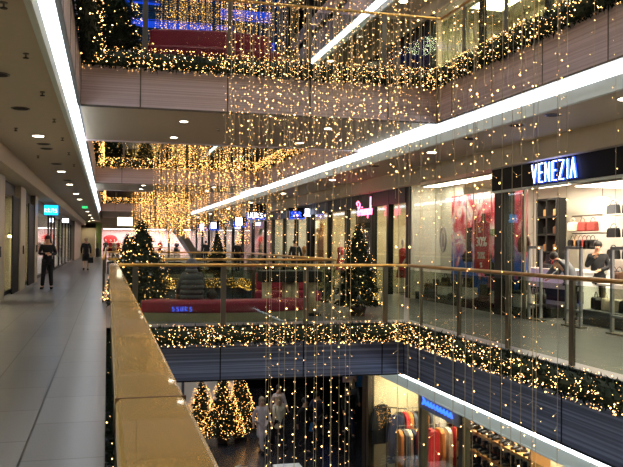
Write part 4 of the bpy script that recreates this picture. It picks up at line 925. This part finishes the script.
# garment rails on two levels
k = 0
for (x, y, z, n, cs) in ((7.1, 17.1, -2.7, 9, ['orange_cloth', 'coat_grey', 'ivory', 'navy', 'tan']), (7.4, 17.8, -2.45, 9, ['coat_black', 'red_cloth', 'orange_cloth', 'coat_grey']), (7.5, 16.7, -2.6, 5, ['red_cloth', 'red_cloth', 'orange_cloth', 'ivory']), (7.0, 16.6, -3.9, 9, ['ivory', 'white_paint', 'coat_grey', 'orange_cloth'])):
    nm = ['front', 'rear', 'red', 'lower'][k]; k += 1
    t = thing('clothes_rack', '%s garment rail in the ground floor shop' % nm, 'clothes rack', (x, y, -5.2))
    MB().tube([(-.5, 0, 0), (-.5, 0, z+5.25), (.5, 0, z+5.25), (.5, 0, 0)], .018, 6).build('frame', 'steel', t)
    for i in range(n):
        c = cs[i % len(cs)]; garment((x-.42+i*.84/(n-1), y, z-.05), PI/2+R.uniform(-.2, .2), c, '%s garment on the %s rail of the ground floor shop' % (desc[c], nm), .9, .4, grp='%s garments on the %s rail' % (desc[c], nm))
garment((7.0, 15.9, -2.5), .5, 'red_cloth', 'long red dress hanging beside the steel mullion on the ground floor', 1.35, .34)
trim(box(7.75, 17.2, -5.2, 8.1, 17.6, -1.42), 'white_paint')
def shoe_shelf(x, y0, y1, z0, n, label, wood, ny):
    t = thing('shoe_shelf', label, 'shelf', (x, (y0+y1)/2, -5.2)); h = (y1-y0)/2
    box(.18, -h, 0, .22, h, z0+n*.42+5.2).build('back_panel', 'white_paint' if wood == 'wood' else 'brown', t)
    for y in (-h, h): box(-.2, y-.02, 0, .22, y+.02, z0+n*.42+5.2).build('side_panel', wood, t)
    for j in range(n):
        box(-.2, -h, z0+j*.42+5.2, .2, h, z0+j*.42+5.24).build('shelf_board', wood, t)
        for i in range(ny):
            boots((x-.02, y0+.15+i*(y1-y0-.3)/(ny-1), z0+j*.42+.04), -PI/2, 'black boots on %s' % label, .22, 'boots on %s' % label)
shoe_shelf(8.1, 16.45, 17.15, -4.6, 6, 'the dark brown shoe shelf behind the mullion', 'brown', 4)
shoe_shelf(8.0, 13.2, 16.4, -4.6, 6, 'the light wooden shoe shelf at the bottom right', 'wood', 7)
t = thing('shop_table', 'white framed table between the red dress and the shoe shelves', 'table', (6.95, 15.2, -5.2)); box(-.3, -.5, 1.4, .3, .5, 1.44).build('tabletop', 'white_paint', t)
for a in (-.27, .27):
    for b in (-.46, .46): box(a-.03, b-.03, 0, a+.03, b+.03, 1.4).build('leg', 'white_paint', t)
# yellow-green post and dark panel at lower right
trim(box(6.3, 9.7, -5.2, 6.4, 9.85, -1.6), 'green_paint')
# --- ground floor backdrop beyond the bridge
struct('wall_ground_back', box(-3, 36, -5.2, 16, 36.2, -1.4), 'black_gloss')
trim(box(2.4, 30.5, -5.2, 4.9, 30.6, -1.4), 'white_paint')
for x in (2.9, 3.6, 4.3): trim(box(x-.05, 30.42, -5.2, x+.05, 30.5, -1.4), 'coat_grey')
trim(box(9.8, 18.3, -5.2, 9.9, 36, -1.4), 'dark_steel')
trim(box(6.25, 18.3, -5.2, 6.3, 18.6, -1.4), 'dark_steel')
for x, z, m, w, h, lb in ((8.0, -2.9, 'blue_line', .35, .12, 'upper blue lit sign bar on the dark ground floor wall'), (8.0, -3.15, 'sign_blue', .4, .07, 'lower blue lit sign bar on the dark ground floor wall'), (9.0, -2.9, 'red_cloth', .5, .5, 'red square poster high on the dark ground floor wall'), (9.1, -3.7, 'pink_paint', .6, .6, 'pale poster below the red one on the dark ground floor wall'), (9.5, -3.9, 'blue_cloth', .3, 1.0, 'narrow blue panel on the dark ground floor wall')):
    tag(box(-w/2, 0, 0, w/2, .05, h).build('wall_panel', m), lb, 'wall panel').location = (x, 28.5, z)
trim(box(7.4, 28.56, -5.2, 9.8, 28.7, -1.4), 'black_gloss')
t = thing('display_screen', 'narrow blue lit screen at the dark corner left of the beige wall', 'screen', (6.9, 19.3, -3.1)); box(-.06, -.03, -.7, .02, .03, .5).build('frame', 'black', t)
for z in (-.6, -.35, -.1, .15): box(-.045, -.04, z, .005, -.03, z+.14).build('lit_field', 'blue_line', t)
t = thing('kiosk', 'white topped kiosk on the ground floor at the bottom edge', 'kiosk', (4.65, 19.7, -5.2))
box(-.32, -.4, 0, .32, .4, .9).build('body', 'coat_grey', t); box(-.36, -.45, .9, .36, .45, .96).build('worktop', 'white_gloss', t, bevel=.01)
t = thing('kiosk', 'lower white counter left of the kiosk at the bottom edge', 'counter', (3.85, 19.6, -5.2)); box(-.32, -.35, 0, .3, .35, .75).build('body', 'coat_grey', t); box(-.35, -.4, .75, .35, .4, .8).build('worktop', 'white_gloss', t, bevel=.01)
for i, (x, y) in enumerate(((3.9, 23.6), (4.1, 22.6))):
    t = tag(MB().tube([(x+.13*(-1)**k+.07*k, y-.16*k, -5.19) for k in range(7)], .02, 6).build('floor_ribbon', 'ivory'), 'pale zigzag ribbon lying on the dark ground floor, %s one' % ['farther', 'nearer'][i], 'ribbon')
for x, y in ((3.5, 24), (7.5, 24), (3.5, 30), (8, 23)): downlight(x, y, -1.4 if y > 21 else -1.06, True, 'lit round downlight in the ground floor ceiling', 25, .1) if False else None
# ------------------------------------------------------------------ camera
f, yaw, pitch, roll = 775.2, .2572, .0134, .0089
F0 = Vector((math.sin(yaw), math.cos(yaw), 0)); U = Vector((math.cos(yaw), -math.sin(yaw), 0)); Z = Vector((0, 0, 1))
fw = F0*math.cos(pitch)+Z*math.sin(pitch); V = -F0*math.sin(pitch)+Z*math.cos(pitch)
rt = U*math.cos(roll)+V*math.sin(roll); up = -U*math.sin(roll)+V*math.cos(roll)
cd = bpy.data.cameras.new('camera'); cam = bpy.data.objects.new('camera', cd); COL.objects.link(cam)
cam.matrix_world = Matrix(((rt.x, up.x, -fw.x, 0), (rt.y, up.y, -fw.y, 0), (rt.z, up.z, -fw.z, 1.6), (0, 0, 0, 1)))
cd.sensor_fit = 'HORIZONTAL'; cd.sensor_width = 36; cd.lens = f/623*36; cd.clip_start = .02; cd.clip_end = 300
SC.camera = cam
w = bpy.data.worlds.new('world'); SC.world = w; w.use_nodes = True
w.node_tree.nodes['Background'].inputs[0].default_value = (.02, .03, .08, 1); w.node_tree.nodes['Background'].inputs[1].default_value = .5
SC.view_settings.view_transform = 'Standard'; SC.view_settings.look = 'None'; SC.view_settings.gamma = 1; SC.view_settings.exposure = .55
SC.cycles.use_denoising = True; SC.cycles.max_bounces = 6; SC.cycles.transparent_max_bounces = 24; SC.cycles.sample_clamp_indirect = 4
